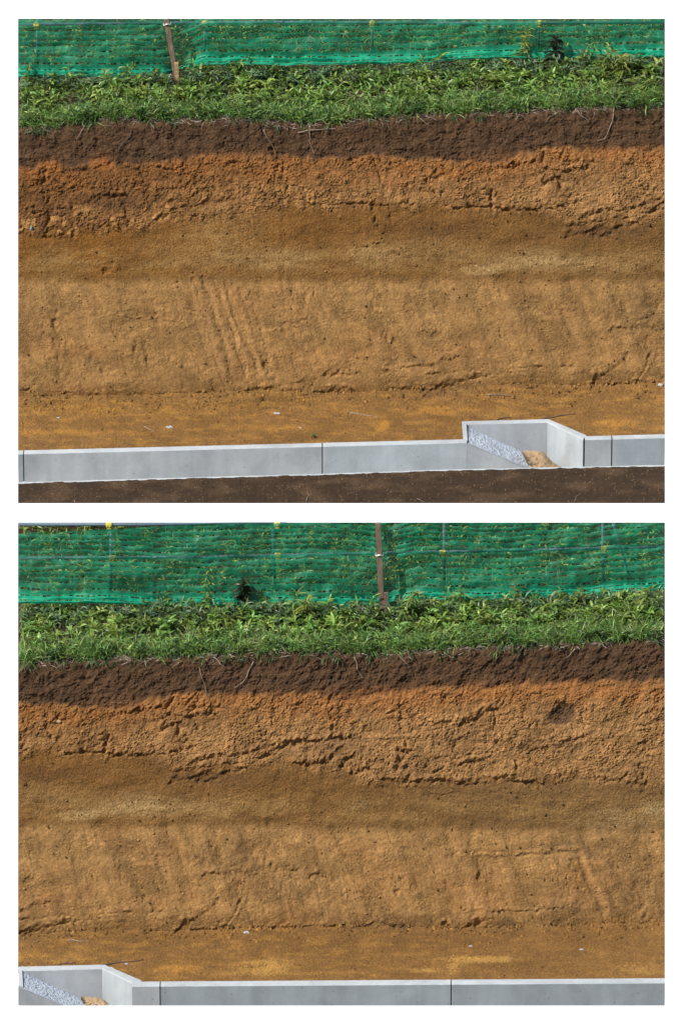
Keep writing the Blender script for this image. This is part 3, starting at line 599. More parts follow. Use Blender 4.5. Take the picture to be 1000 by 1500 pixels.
def meadow(st, netbase):
    out = []
    T = lambda x: st.T(x); NB = lambda x: curve(netbase, x)
    # main belt of leafy weeds between the net and the edge
    px, q = clumpy(760, 38., .22); py = NB(px)+13+(T(px)-22-NB(px)-13)*q**1.2
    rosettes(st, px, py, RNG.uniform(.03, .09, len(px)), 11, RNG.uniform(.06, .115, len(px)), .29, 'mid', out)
    px, q = clumpy(340, 40., .2); py = NB(px)+14+(T(px)-40-NB(px)-14)*q*.7
    rosettes(st, px, py, RNG.uniform(.04, .10, len(px))*(1+.5*np.clip(fbm(px/35., px*0+4, 2), 0, 1)), 13, RNG.uniform(.07, .11, len(px)), .20, 'blue', out)
    px, q = clumpy(340, 30., .15); py = NB(px)+12+(T(px)-20-NB(px)-12)*q
    rosettes(st, px, py, RNG.uniform(.03, .09, len(px)), 9, RNG.uniform(.05, .09, len(px)), .2, 'bright', out)
    px, q = clumpy(900, 40., .05); py = NB(px)+12+(T(px)-NB(px)-12)*q**.8
    tufts(st, px, py, 10, RNG.uniform(.05, .11, len(px)), 'fine', out, .04)
    # thick bright fringe at the edge of the cut
    n = 1500; px = RNG.uniform(22, 978, n); py = T(px)-1-25*RNG.random(n)**1.1+6*fbm(px/25., px*0+st.y0+3, 3)
    tufts(st, px, py, 11, RNG.uniform(.045, .10, n)*(1+.5*fbm(px/30., px*0+9, 2)), 'fine', out, .055)
    n = 330; px = RNG.uniform(22, 978, n); py = T(px)-4-20*RNG.random(n)
    rosettes(st, px, py, RNG.uniform(.02, .07, n), 10, RNG.uniform(.05, .085, n), .2, 'bright', out)
    n = 60; px = RNG.uniform(25, 975, n); py = NB(px)+RNG.uniform(6, 16, n)
    rosettes(st, px, py, RNG.uniform(.06, .15, n), 15, RNG.uniform(.07, .12, n), .2, 'mid', out)
    n = 420; px = RNG.uniform(22, 978, n); k = fbm(px/28., px*0+st.y0+6, 3) > .05; px = px[k]; n = len(px); py = T(px)+RNG.uniform(-16, 2, n)
    tufts(st, px, py, 13, RNG.uniform(.06, .12, n), 'bright', out, .07)
    n = 260; px = RNG.uniform(22, 978, n); k = fbm(px/33., px*0+st.y0+16, 3) > .1; px = px[k]; n = len(px); py = T(px)+RNG.uniform(-14, 1, n)
    rosettes(st, px, py, RNG.uniform(.02, .06, n), 12, RNG.uniform(.05, .09, n), .24, 'dark', out)
    # trailing tufts that hang over the lip
    n = 170; px = RNG.uniform(30, 970, n); px = px[(perlin(px/22., px*0+st.y0+.3)) > .0]; n = len(px); py = T(px)+RNG.uniform(-2, 9, n)
    tufts(st, px, py, 12, RNG.uniform(.05, .09, n), 'dark', out, .09, elv=(.5, .5), dr=(1.2, 2.6))
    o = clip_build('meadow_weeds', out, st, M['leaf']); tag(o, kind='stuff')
    # behind the net
    out = []; n = 1200; px = RNG.uniform(22, 978, n); nb = NB(px); py = st.ytop+(nb-st.ytop-6)*RNG.random(n)**.9
    tufts(st, px, py, 10, RNG.uniform(.06, .13, n), 'dry', out, .06)
    n = 900; px = RNG.uniform(22, 978, n); nb = NB(px); py = st.ytop+(nb-st.ytop-10)*RNG.random(n)
    rosettes(st, px, py, RNG.uniform(.03, .1, n), 9, RNG.uniform(.05, .09, n), .22, 'mid', out)
    o = clip_build('grass', out, st, M['leaf']); tag(o, kind='stuff')
    # dry litter at the lip
    out = []; n = 1500; px = RNG.uniform(25, 975, n); k = fbm(px/45., px*0+st.y0+2.2, 3) > -.35; px = px[k]; n = len(px)
    py = T(px)+RNG.normal(2.0, 3.2, n); g = st.surf(px, py, .006)
    c = np.array([.40, .335, .27])[None]*RNG.uniform(.4, 1.4, (n, 1)); L = RNG.uniform(.025, .08, n)
    out.append(leaves(g, RNG.choice([0, math.pi], n)+RNG.normal(0, .5, n), RNG.normal(0, .35, n), L, np.full(n, .0032), RNG.uniform(-.3, .9, n), c))
    px = RNG.uniform(25, 975, 1800); q = RNG.random(1800); py = NB(px)+(T(px)-NB(px))*q; g = st.surf(px, py, .0); n = 1800
    g[:, 2] += RNG.uniform(.004, .03, n)
    c = np.array([.36, .29, .2])[None]*RNG.uniform(.4, 1.3, (n, 1)); L = RNG.uniform(.03, .1, n)
    out.append(leaves(g, RNG.uniform(0, 6.28, n), RNG.normal(.1, .3, n), L, np.full(n, .003), RNG.uniform(-.3, .9, n), c))
    o = clip_build('dry_straw', out, st, M['straw']); tag(o, kind='stuff')
    # hair roots in the dark soil
    n = 130; px = RNG.uniform(30, 970, n); py = T(px)+5+RNG.random(n)**2*45; g = st.surf(px, py, .004)
    c = np.array([.17, .12, .085])[None]*RNG.uniform(.4, 1.5, (n, 1))
    V = leaves(g, RNG.choice([0, math.pi], n)+RNG.normal(0, .35, n), RNG.normal(-1.1, .5, n), RNG.uniform(.02, .07, n), np.full(n, .0026), RNG.uniform(-.5, .7, n), c)
    o = clip_build('hair_roots', [V], st, M['straw']); tag(o, kind='stuff')
UNB = [(27, 112), (100, 113), (245, 113), (262, 110), (300, 95), (400, 95), (560, 94), (640, 91), (700, 86), (800, 87), (973, 84)]
LNB = [(27, 884), (150, 884), (230, 888), (545, 889), (566, 888), (610, 878), (740, 881), (850, 874), (973, 864)]
meadow(up, UNB); meadow(lo, LNB)
# ------------------------------------------------------------------ netting with real slits
def net(st, top, bot, label, Yb, sag, seed, fold=None):
    """tapes about 9 px wide with rows of slits between, swagged and rumpled; top/bot are its edges"""
    us = []; um = []
    x = 27.0
    while x < 973:
        for d_, m_ in ((1.8, 0), (1.8, 0), (2.9, 1), (2.9, 1), (.9, 0), (2.9, 1), (2.9, 1)):
            us.append(x); um.append(m_); x += d_*(1+.0*x)
    us.append(973.0); us = np.minimum(np.array(us), 973)
    rows = []; rm = []; H = 130.0; v = 0.0
    while v < H:
        for d_, m_ in ((1.9, 0), (1.9, 0), (1.9, 0), (.95, 1), (.95, 1)):
            rows.append(v); rm.append(m_); v += d_
    rows.append(v); rows = np.array(rows); V_, U_ = np.meshgrid(rows, us, indexing='ij')
    bt = curve(bot, U_)+1.5*perlin(U_/40., U_*0+seed); tp = curve(top, U_)
    # v counts up from the hem; tapes keep their spacing, the sheet ends at its top edge
    sagc = sag(U_)*np.clip(V_/60, 0, 1)
    # the lowest tapes are bunched
    hem = np.where(V_ < 26, V_*(.62+.38*(V_/26)**2), V_-0)
    py = bt-hem-sagc+1.3*fbm(U_/60., V_/14.+seed, 3)+.6*perlin(U_/14., V_/7.)
    py = np.maximum(py, tp)
    pz = Yb+.042*fbm(U_/110.+seed, V_/34., 3)+.006*fbm(U_/14., V_/10.+seed, 3)+.010*np.sin(V_/8.0*2*math.pi+1+1.5*perlin(U_/60., U_*0+seed))*np.exp(-(V_/20)**2)-.065*np.exp(-(V_/15)**1.5)
    fm = np.clip(fbm(U_/90.+seed, V_/60.+3, 2)+.15, 0, 1); pz = pz+.014*fm*np.sin((U_*.55+V_*1.3+14*perlin(U_/50., V_/50.))/9.)*np.clip(V_/25., 0, 1)
    pz = pz+.0035*np.sin(U_/31.+perlin(U_/80., V_/50.)*3)
    pz = pz-np.array([0, .0022, .003, .0008, -.001]*60)[:len(rows)][:, None]*1.7
    if fold is not None: pz = pz+fold(U_, V_)
    P3 = P(U_, py, Yb*0+pz); nr, nc = U_.shape
    f = gridfaces(nr, nc); r = np.repeat(np.arange(nr-1), nc-1); c = np.tile(np.arange(nc-1), nr-1)
    rm = np.array(rm)[r]; cm = np.array(um)[np.minimum(c, len(um)-1)]
    slit = (rm == 1) & (cm == 1) & ~((perlin(c/9.+seed, r/3.) > .55)) & ~((r % 5 == 3) & (perlin(c/5.+seed, r/5.+4) > .25))
    pyf = py[:-1, :-1].ravel(); tpf = tp[:-1, :-1].ravel()
    keep = ~slit & (py[:-1, :-1].ravel()-py[1:, :-1].ravel() > .05)
    f = f[keep][:, ::-1]
    flat = P3.reshape(-1, 3); u, inv = np.unique(f, return_inverse=True)
    o = mesh('green_net', flat[u], inv.reshape(-1, 4), M['net'])
    uv = o.data.uv_layers.new(name='weave'); li = np.zeros(len(o.data.loops), np.int32); o.data.loops.foreach_get('vertex_index', li)
    uvw = np.stack([U_.ravel()/5., V_.ravel()/1.6], -1)[u]; uv.data.foreach_set('uv', uvw[li].astype(np.float32).ravel())
    tag(o, label, 'safety net', 'green safety nets along the banks'); return o
YU = 4.6+.5+.83; YL = .5+.83
def fold_u(U, V): return .09*np.exp(-((U-268)/18.)**2)*np.clip(1-V/110., 0, 1)-.05*np.exp(-((U-248)/7.)**2)*0
def fold_l(U, V): return .07*np.exp(-((U-578)/15.)**2)*np.clip(1-V/90., 0, 1)
net(up, [(27, 27.5), (973, 27.5)], UNB, 'translucent green safety net behind the leaning brown stake in the upper view', YU, lambda u: 5*np.sin((u-27)/946*3.1)+6*np.clip((u-700)/273, 0, 1), 3., fold_u)
net(lo, [(27, 781), (100, 778), (200, 773), (300, 767), (340, 765.5), (973, 765.5)], LNB, 'translucent green safety net with pipe rail showing above it in the lower view', YL, lambda u: 4+10*np.clip((u-250)/280, 0, 1)*np.clip((560-u)/100, 0, 1), 8., fold_l)
# ------------------------------------------------------------------ stakes
def stake(name, st, a, b, Y, wpx, mat, label, ties=(), chips=0):
    t0 = P(a[0], a[1], Y); t1 = P(b[0], b[1], float(st.Y(b[0], b[1]))-.005); root = empty(name, t1); tag(root, label, 'stake')
    ax = t0-t1; L = np.linalg.norm(ax); z = ax/L; xx = np.cross([0, 1, 0], z); xx /= np.linalg.norm(xx); yy = np.cross(z, xx)
    hw = wpx/S/2; V = []; F = []; n = 14
    for i in range(n):
        q = i/(n-1); c = t1-z*.02+z*(L+.02)*q
        for (sx, sy) in ((-1, -1), (1, -1), (1, 1), (-1, 1)):
            j = RNG.normal(0, hw*.05, 2); V.append(c+xx*(sx*hw+j[0])+yy*(sy*hw*.8+j[1]))
    for i in range(n-1):
        for j in range(4): F.append((i*4+j, i*4+(j+1) % 4, i*4+4+(j+1) % 4, i*4+4+j))
    F += [(3, 2, 1, 0), tuple((n-1)*4+j for j in range(4))]
    MB().add(V, F).build('post', mat, root, bevel=.0015)
    for q in ties:
        c = t1+z*L*q; pts = [c+xx*hw*1.35*math.cos(a_)+yy*hw*1.25*math.sin(a_)+z*.004*math.sin(3*a_) for a_ in np.linspace(0, 6.6, 26)]
        mb = MB(); mb.add(*tube(pts, .0035, 6)); mb.add(*tube([p+z*.006 for p in pts], .003, 6)); mb.build('wire_tie', M['wire'], root, smooth=True)
    return root
stake('wooden_stake', up, (243.5, 28), (259, 116), YU-.06, 8.5, M['wood'], 'weathered brown stake leaning left in front of the upper green net', (.91,))
stake('wooden_stake', up, (258.5, 92), (260, 123), float(up.Y(260, 123))-.01, 7, M['fresh_wood'], 'short pale new wooden peg at the foot of the leaning brown stake')
stake('wooden_stake', lo, (553.5, 766), (559, 896), YL-.06, 8.5, M['wood'], 'tall weathered upright stake in front of the lower green net', (.64,))
stake('wooden_stake', lo, (565, 868), (565.5, 897), float(lo.Y(565, 897))-.01, 6, M['wood'], 'short brown peg against the right side of the tall stake in the lower view')
# ------------------------------------------------------------------ pipe rail fence behind the net
def pipefence(st, Y, rails, posts, clamps, label):
    root = empty('pipe_fence', P(posts[0][0], posts[0][2], Y)); tag(root, label, 'pipe fence', 'pipe fences behind the nets')
    for pts in rails:
        mb = MB(); mb.add(*tube([P(x, y, Y) for x, y in pts], .011, 10)); mb.build('rail', M['pipe'], root, smooth=True)
    for x, y1, y2, x2 in posts:
        mb = MB(); mb.add(*tube([P(x, y1, Y+.028), P(x2, y2, Y+.028)], .0115, 10)); mb.build('post', M['pipe'], root, smooth=True)
    for x, y in clamps:
        c = P(x, y, Y-.006); mb = MB(); mb.add(*tube([c+[-.022, 0, 0], c+[-.016, 0, 0], c+[.016, 0, 0], c+[.022, 0, 0]], [.014, .021, .021, .014], 12))
        mb.box(c+[.0, .0, -.016], (.016, .014, .013)); mb.add(*tube([c+[.004, -.012, -.004], c+[.004, -.036, -.004]], .005, 6)); mb.build('clamp', M['clamp'], root, smooth=False, bevel=.002)
pipefence(lo, YL+.14, [[(27.2, 768), (200, 768.6), (420, 766.8)], [(27.2, 817.5), (300, 816), (520, 811), (760, 806), (900, 803), (972.8, 801)]],
          [(163, 771, 868, 163), (399, 766.5, 862, 403), (650, 766.5, 866, 650), (882, 766.5, 866, 883)],
          [(160, 769), (406, 768), (165, 818), (407, 813.5), (648, 809.5), (884, 804)], 'galvanised pipe fence with yellow clamps behind the lower green net')
pipefence(up, YU+.14, [[(27.2, 35.5), (200, 34), (420, 32.5), (700, 34), (972.8, 33)]], [(55, 28.5, 98, 55), (300, 28.5, 84, 300), (545, 28.5, 82, 545), (788, 28.5, 74, 788)],
          [(54, 37), (300, 33), (545, 34), (788, 34)], 'galvanised pipe fence with yellow clamps behind the upper green net')
mb = MB(); mb.add(*tube([P(897, 767, YL+.10), P(904, 790, YL+.09), P(913, 815, YL+.09), P(921, 842, YL+.1)], .011, 10))
tag(mb.build('loose_pipe', M['pipe'], smooth=True), 'pale blue pipe leaning loose behind the right end of the lower net', 'pipe')
# ------------------------------------------------------------------ tall weeds
def weed(st, px, py, hpx, nl, leafpx, kind, label, lean=0., wr=.2, Yadd=0., group=None):
    g = st.surf([px], [py])[0]; g[1] += Yadd*0; root = empty('weed_plant', g); tag(root, label, 'weed', group)
    H = hpx/S/math.cos(TH); n = 8; q = np.linspace(0, 1, n)
    pts = np.stack([g[0]+lean*H*q**1.5+.004*np.sin(q*7), g[1]+0*q-.03*q, g[2]+H*q], -1)
    mb = MB(); mb.add(*tube(pts, np.linspace(.0035, .0015, n), 6)); mb.build('stem', M['leafstem'], root, smooth=True)
    k = (np.arange(nl)+.5)/nl; k = k**.75; base = np.stack([np.interp(k, q, pts[:, i]) for i in range(3)], -1)
    az = np.arange(nl)*2.4+RNG.uniform(0, 6); L = leafpx/S*(1-.45*k)*RNG.uniform(.75, 1.15, nl)*(.55+.45*np.minimum(1, k*3))
    c = greens(nl, kind)*1.0
    clip_build('foliage', [leaves(base, az, .55+.5*k+RNG.normal(0, .2, nl), L, L*wr, RNG.uniform(.9, 1.8, nl), c)], st, M['leaf'], root)
M['leafstem'] = plain('green_stem', (.12, .16, .05), .7, .2)
weed(up, 766, 96, 60, 56, 22, 'yellow', 'tall yellowish feathery weed standing against the upper net', .12, .18)
weed(up, 810, 98, 50, 80, 27, 'deep', 'dark bushy weed head against the upper net right of the yellowish one', .05, .28)
weed(up, 762, 97, 26, 22, 24, 'mid', 'leafy green shoot at the foot of the tall yellowish weed, upper view', -.1)
weed(up, 50, 118, 30, 34, 30, 'dark', 'dark drooping weed at the far left end of the upper net', -.1)
weed(up, 185, 120, 26, 26, 28, 'mid', 'leafy weed before the upper net, left of the leaning stake', .1)
weed(up, 350, 112, 24, 26, 28, 'mid', 'leafy weed on the upper bank right of the leaning stake', .1)
weed(up, 890, 108, 40, 46, 34, 'bright', 'large bright clump of long leaves on the upper bank, right side', .1, .14)
weed(up, 912, 112, 34, 40, 34, 'yellow', 'yellow-green clump beside the large bright one, upper bank', -.1, .14)
weed(up, 855, 100, 30, 34, 26, 'blue', 'blue-green weed in front of the upper net, right of the dark head', .0)
weed(lo, 302, 892, 66, 60, 22, 'yellow', 'tall yellowish feathery weed standing against the lower net', .08, .18)
weed(lo, 356, 894, 46, 80, 27, 'deep', 'dark bushy weed head against the lower net right of the yellowish one', .05, .28)
weed(lo, 305, 896, 24, 24, 24, 'mid', 'leafy green shoot at the foot of the tall yellowish weed, lower view', -.1)
weed(lo, 430, 905, 40, 46, 34, 'bright', 'large bright clump of long leaves on the lower bank, left of the stake', .1, .14)
weed(lo, 452, 910, 34, 40, 36, 'yellow', 'yellow-green clump beside the large bright one, lower bank', -.1, .14)
weed(lo, 602, 905, 40, 40, 32, 'bright', 'pale leafy weed just right of the tall stake', .1, .18)
weed(lo, 672, 893, 30, 30, 28, 'mid', 'weed rising before the net hem between stake and right edge', .1)
weed(lo, 945, 900, 40, 46, 36, 'bright', 'big leafy weed at the right end of the lower bank', .05, .2)
weed(lo, 968, 905, 34, 30, 30, 'dark', 'dark weed at the extreme right of the lower bank', -.1, .2)
weed(lo, 240, 892, 22, 26, 28, 'blue', 'blue-green weed in front of the lower net, left part', .0)
# ------------------------------------------------------------------ concrete drain
COP = .066
def zof(st, px, py, Y): return float(P(px, py, Y)[2])
def drain_segment(name, x0, x1, gy, st, mat, label, Yg, faceh, group, clipbot=None):
    """back wall of the channel from x0 to x1 (px): coping and inner face, with a chamfer"""
    a = P(x0, gy(x0), Yg); b = P(x1, gy(x1), Yg); root = empty(name, (a+b)/2-np.array([0, 0, faceh])); tag(root, label, 'drain section', group)
    ch = .008
    prof = [(0, 0), (-COP+ch, 0), (-COP, -ch), (-COP, -faceh), (0, -faceh)]
    V = []
    for e in (a, b):
        for dy, dz in prof: V.append(e+np.array([0, dy, dz]))
    n = 5; F = [tuple(range(n)), tuple(range(2*n-1, n-1, -1))]+[(i, i+n, (i+1) % n+n, (i+1) % n) for i in range(n)]
    MB().add(V, F).build('wall', mat, root, bevel=0)
    return root, a, b
def joint(x, gy, Yg, h, label):
    a = P(x-.9, gy(x), Yg-.004); b = P(x+.9, gy(x), Yg-.004)
    mb = MB(); V = []
    for e in (a, b):
        for dy, dz in [(0, -.004), (-COP+.010, -.004), (-COP+.010, -h), (0, -h)]: V.append(e+np.array([0, dy, dz]))
    mb.add(V, [(0, 1, 2, 3), (7, 6, 5, 4)]+[(i, i+4, (i+1) % 4+4, (i+1) % 4) for i in range(4)])
    return mb
def basin(st, ox, oy, Yg, z0, gy, h, label, xclip=None, chan=True):
    """skewed side inlet: set-back rear wall, bright diagonal wall, rough ramp, sand in the corner. Coordinates are the upper view's plus (ox, oy)"""
    def q(x, y):
        X_ = max(x+ox, 27.3); return Pz(X_, y+oy, zof(st, X_, gy(X_), Yg))
    root = empty('side_inlet', q(760, 650)); tag(root, label, 'drain inlet', 'side inlets of the drain')
    A = q(680, 617); A2 = q(803, 614); A3 = q(858, 637.5)
    cw = COP*.9
    # rear wall
    def wallseg(p0, p1, i0, i1, name, mat, hh=h):
        V = []
        for o_, i_ in ((p0, i0), (p1, i1)): V += [o_, i_+(o_-i_)*.1, i_+np.array([0, 0, -.008]), i_+np.array([0, 0, -hh]), o_+np.array([0, 0, -hh])]
        n = 5; F = [tuple(range(n)), tuple(range(2*n-1, n-1, -1))]+[(i, i+n, (i+1) % n+n, (i+1) % n) for i in range(n)]
        return MB().add(V, F).build(name, mat, root)
    I0 = A+np.array([.006, -cw, 0]); I1 = A2+np.array([-.012, -cw, 0]); I2 = P(853+ox, gy(853+ox)+7.0, Yg-COP+.0)
    I2 = q(853, 640)
    wallseg(A, A2, I0, I1, 'rear_wall', M['conc']); 
    wallseg(A2, A3, I1, np.array([I2[0], Yg-COP, I2[2]]), 'diagonal_wall', M['conc_pale'])
    MB().prism([q(676, 617), q(682.5, 617.5), q(684.5, 645.5), q(678, 644)], (0, 0, -.2)).build('return_wall', M['conc_pale'], root)
    # rough ramp from the channel plane to the rear wall
    yf = Yg-COP-.002; yr = I0[1]+.004
    f0 = P(686+ox if 686+ox > 27.3 else 27.3, 650+oy, yf); f1 = P(783+ox, 691+oy, yf); r0 = P(max(684+ox, 27.3), 624.5+oy, yr); r1 = P(768+ox, 663+oy, yr)
    nu, nv = 90, 40; V = np.zeros((nv, nu, 3)); u = np.linspace(0, 1, nu); v = np.linspace(0, 1, nv)
    U, W = np.meshgrid(u, v); base = (f0[None, None]*(1-W[..., None])+r0*W[..., None])*(1-U[..., None])+(f1*(1-W[..., None])+r1*W[..., None])*U[..., None]
    g1_, g2_, gi_ = worley(U*34+3, W*14+ox*.01); dz = .007*np.clip(1-g1_*1.3, 0, 1)*(.5+gi_)+.003*fbm(U*30, W*12, 3)
    edge = np.minimum(1, np.minimum(W, 1-W)*10); base = base+np.array([.25, -.25, .9])*(dz*edge)[..., None]
    mesh('rough_ramp', base.reshape(-1, 3), gridfaces(nv, nu), M['rough'], root)
    # channel wall piece below the ramp, to its foot
    if chan:
        x0 = chan; a0 = P(x0, gy(x0), Yg); tri = [P(x0, gy(x0)+7, yf+.003), P(686+ox, 650.5+oy, yf+.003), P(783+ox, 691+oy, yf+.003), P(x0, 700+oy, yf+.003)]
        MB().prism([np.array(t) for t in tri], (0, .04, 0)).build('wing_wall', M['conc'], root)
    # sand
    s0 = I1+np.array([0, 0, -.13]); return root, I1
def ugy(x): return 660-(x-27)*24/946.
def lgy(x): return curve([(27, 1441), (194, 1438), (973, 1433)], x)
YGU = up.Yg; YGL = lo.Yg
grp = 'precast sections of the concrete drain'
# upper stretch
drain_segment('drain_section', 27.3, 34.5, ugy, up, M['conc_dark'], 'sliver of grey drain section at the left end of the upper drain', YGU, .225, grp)
drain_segment('drain_section', 36.2, 471, ugy, up, M['conc'], 'long mid grey drain section left of the joint in the upper view', YGU, .225, grp)
rC, aC, bC = drain_segment('drain_section', 473, 683, lambda x: ugy(x)+0, up, M['conc_pale'], 'pale drain section just left of the side inlet in the upper view', YGU, .225, grp)
z0u = zof(up, 690, ugy(690), YGU)
basin(up, 0, 0, YGU, z0u, ugy, .32, 'skewed side inlet with white diagonal wall and rough ramp in the upper drain', chan=679)
drain_segment('drain_section', 855.6, 894, ugy, up, M['conc'], 'short drain piece between the upper inlet and the right joint', YGU, .225, grp)
drain_segment('drain_section', 896, 972.7, ugy, up, M['conc_dark'], 'bluish dark drain section at the right end of the upper drain', YGU, .225, grp)
# lower stretch
hb = .178
basin(lo, -650, 799, YGL, zof(lo, 40, lgy(40), YGL), lgy, .32, 'skewed side inlet with white diagonal wall at the left end of the lower drain', chan=None)
for x0, x1, m_, lb in ((194, 234.2, 'conc', 'short drain piece right of the lower inlet'), (236, 659.3, 'conc_dark', 'long bluish grey drain section in the middle of the lower drain'), (661, 972.7, 'conc_dark', 'grey drain section at the right end of the lower drain')):
    h_ = (1472.6-lgy((x0+x1)/2))/S/math.cos(TH)+.02
    drain_segment('drain_section', x0, x1, lgy, lo, M[m_], lb, YGL, h_, grp)
# sand heaps in the inlets
def sand(pts, zs, label, nm='sand_heap'):
    pass
def heap(st, outline, Y0, Y1, label):
    """low heap: outline in px at its crest, sloping down to the viewer"""
    xs = np.linspace(outline[0][0], outline[-1][0], 50); tops = curve([(a, b) for a, b, c in outline], xs); bots = curve([(a, c) for a, b, c in outline], xs)
    r = np.linspace(0, 1, 26); X = np.repeat(xs[None], 26, 0); Yp = tops[None]*(1-r[:, None])+bots[None]*r[:, None]
    R = np.repeat(r[:, None], 50, 1); Y = Y1*(1-R)+Y0*R-.012*fbm(X/7., Yp/5., 4)-.006*ridged(X/9., Yp/9., 3)-.03*np.sin(R*3.1)
    return tag(mesh('sand_heap', P(X, Yp, Y).reshape(-1, 3), gridfaces(26, 50), M['sand']), label, 'sand')
yb = float(Pz(760, 625, z0u)[1])
heap(up, [(764, 661, 664), (772, 660, 680), (790, 661, 692), (797, 664, 694), (808, 676, 694), (825, 687, 694)], YGU-COP+.0, yb-.10, 'small cracked heap of sand in the corner of the upper side inlet')
ybl = float(Pz(110, 1424, zof(lo, 40, lgy(40), YGL))[1])
heap(lo, [(119, 1459, 1462), (124, 1460.5, 1472.4), (140, 1461, 1472.4), (152, 1464, 1472.4), (160, 1471, 1472.4)], YGL-COP+.03, ybl-.10, 'small heap of sand in the corner of the lower side inlet')
# channel wing in front of the lower ramp
MB().prism([P(27.3, 1446.5, YGL-COP-.004), P(36, 1450, YGL-COP-.004), P(91, 1472.8, YGL-COP-.004), P(27.3, 1472.8, YGL-COP-.004)], (0, .03, 0)).build('drain_section', M['conc'])
tag(bpy.context.scene.objects[-1] if False else bpy.data.objects[[o.name for o in bpy.data.objects if o.name.startswith('drain_section')][-1]], 'triangular end of drain wall in the bottom left corner', 'drain section', grp)
# joint sealing and channel floor + near wall (upper)
for x, g, Yg, h_ in ((35.3, ugy, YGU, .222), (472, ugy, YGU, .222), (895, ugy, YGU, .222), (235.1, lgy, YGL, .20), (660.1, lgy, YGL, .20)):
    joint(x, g, Yg, h_, '').build('joint_mortar', M['mortar'])
jl = ['dark joint near the left end of the upper drain', 'dark joint in the middle of the upper drain', 'dark joint right of the inlet in the upper drain', 'dark joint right of the inlet in the lower drain', 'dark joint right of centre in the lower drain']
for o, l in zip([o for o in bpy.data.objects if o.name.startswith('joint_mortar')], jl): tag(o, l, 'joint')
def egy(x): return curve([(27, 708.5), (200, 703.5), (470, 696), (640, 690), (860, 685.5), (973, 683)], x)
YF = YGU-COP-.36
# near wall top: thin strip of concrete along the berm
xs = np.linspace(27.3, 972.7, 120); V = []; F = []
for i, x in enumerate(xs):
    e = P(x, egy(x)-2.0, YF)
    V += [e, e+np.array([0, -.030, 0]), e+np.array([0, -.030, -.055]), e+np.array([0, 0, -.055])]
for i in range(len(xs)-1):
    for j in range(4): F.append((i*4+j, i*4+4+j, i*4+4+(j+1) % 4, i*4+(j+1) % 4))
F += [(0, 1, 2, 3), tuple(len(V)-k for k in (1, 2, 3, 4))]
tag(MB().add(V, F).build('drain_kerb', M['conc_pale']), 'thin pale near lip of the upper drain along the dark soil', 'drain edge')
# channel floor (hidden mostly)
V = [P(27.3, 712, YGU-COP), P(972.7, 690, YGU-COP), P(972.7, 690, YGU-COP)+np.array([0, -.3, 0]), P(27.3, 712, YGU-COP)+np.array([0, -.3, 0])]
tag(mesh('drain_floor', V, [(0, 3, 2, 1)], M['conc_dark'], smooth=False), kind='structure')
# berm of dark crushed soil in front
px = np.linspace(27, 973, 947); r = np.linspace(0, 1, 52); X = np.repeat(px[None], 52, 0)
topl = egy(X)+.8*fbm(X/20., X*0+.5, 3); Yp = topl+(737-topl)*r[:, None]
dist = (Yp-topl)/S/math.sin(TH); 
h = .014*fbm(X/30., Yp/8., 3)+.004*fbm(X/7., Yp/3., 2, .6)
Yb_ = YF-.035-dist*.9-h*.9*np.minimum(1, r[:, None]*3+.05)
cb = .58*al(84, 66, 50)*(1+.18*fbm(X/50., Yp/12., 3)+.18*fbm(X/7., Yp/4., 3))[..., None]
pl = np.clip(fbm(X/60.+4, Yp/20., 3), 0, .6)[..., None]; cb = cb*(1-.35*pl)+al(130, 104, 78)*.35*pl
fl = (fbm(X/2.1, Yp/1.6, 2) > .82)[..., None]; cb = np.where(fl, al(150, 120, 90), cb)
Yp = Yp-(1.1*np.clip(fbm(X/14., X*0+9.5, 4)+.1, 0, 1))*np.exp(-r[:, None]*18)
tag(mesh('path', P(X, Yp, Yb_).reshape(-1, 3), gridfaces(52, 947), M['berm'], col=cb.reshape(-1, 3)), kind='structure')
def bermP(x, y): 
    t = egy(x); return P(x, y, YF-.035-(y-t)/S/math.sin(TH)*.9-.012)
# ------------------------------------------------------------------ roots, sticks, stones
def strand(name, st, pts, rpx, mat, label, cat, lift=.008, group=None, P0=None):
    pts = np.array(pts, float); n = max(6, len(pts)*4); u = np.linspace(0, len(pts)-1, n); X = np.interp(u, range(len(pts)), pts[:, 0]); Yp = np.interp(u, range(len(pts)), pts[:, 1])
    X = X+.6*np.sin(u*5.1+pts[0, 0]); Yp = Yp+.5*np.cos(u*4.3+pts[0, 1])
    g = st.surf(X, Yp, lift) if P0 is None else np.array([P0(a, b) for a, b in zip(X, Yp)])
    # bridge hollows so that the strand lies on the surface rather than in it
    if len(g) > 4:
        gy = g[:, 1].copy(); sm = np.convolve(np.pad(gy, 2, 'edge'), np.ones(5)/5, 'valid'); ny = np.minimum(sm, gy)
        if P0 is None: g = P(X, Yp, ny)
    mb = MB(); mb.add(*tube(g, .68*(1.7 if name == 'stick' else 1)*rpx/S*np.linspace(1.05, .45, n)*(1+.15*np.sin(u*7)), 7)); o = mb.build(name, mat, smooth=True)
    return tag(o, label, cat, group)
G1 = 'roots hanging from the turf edge'
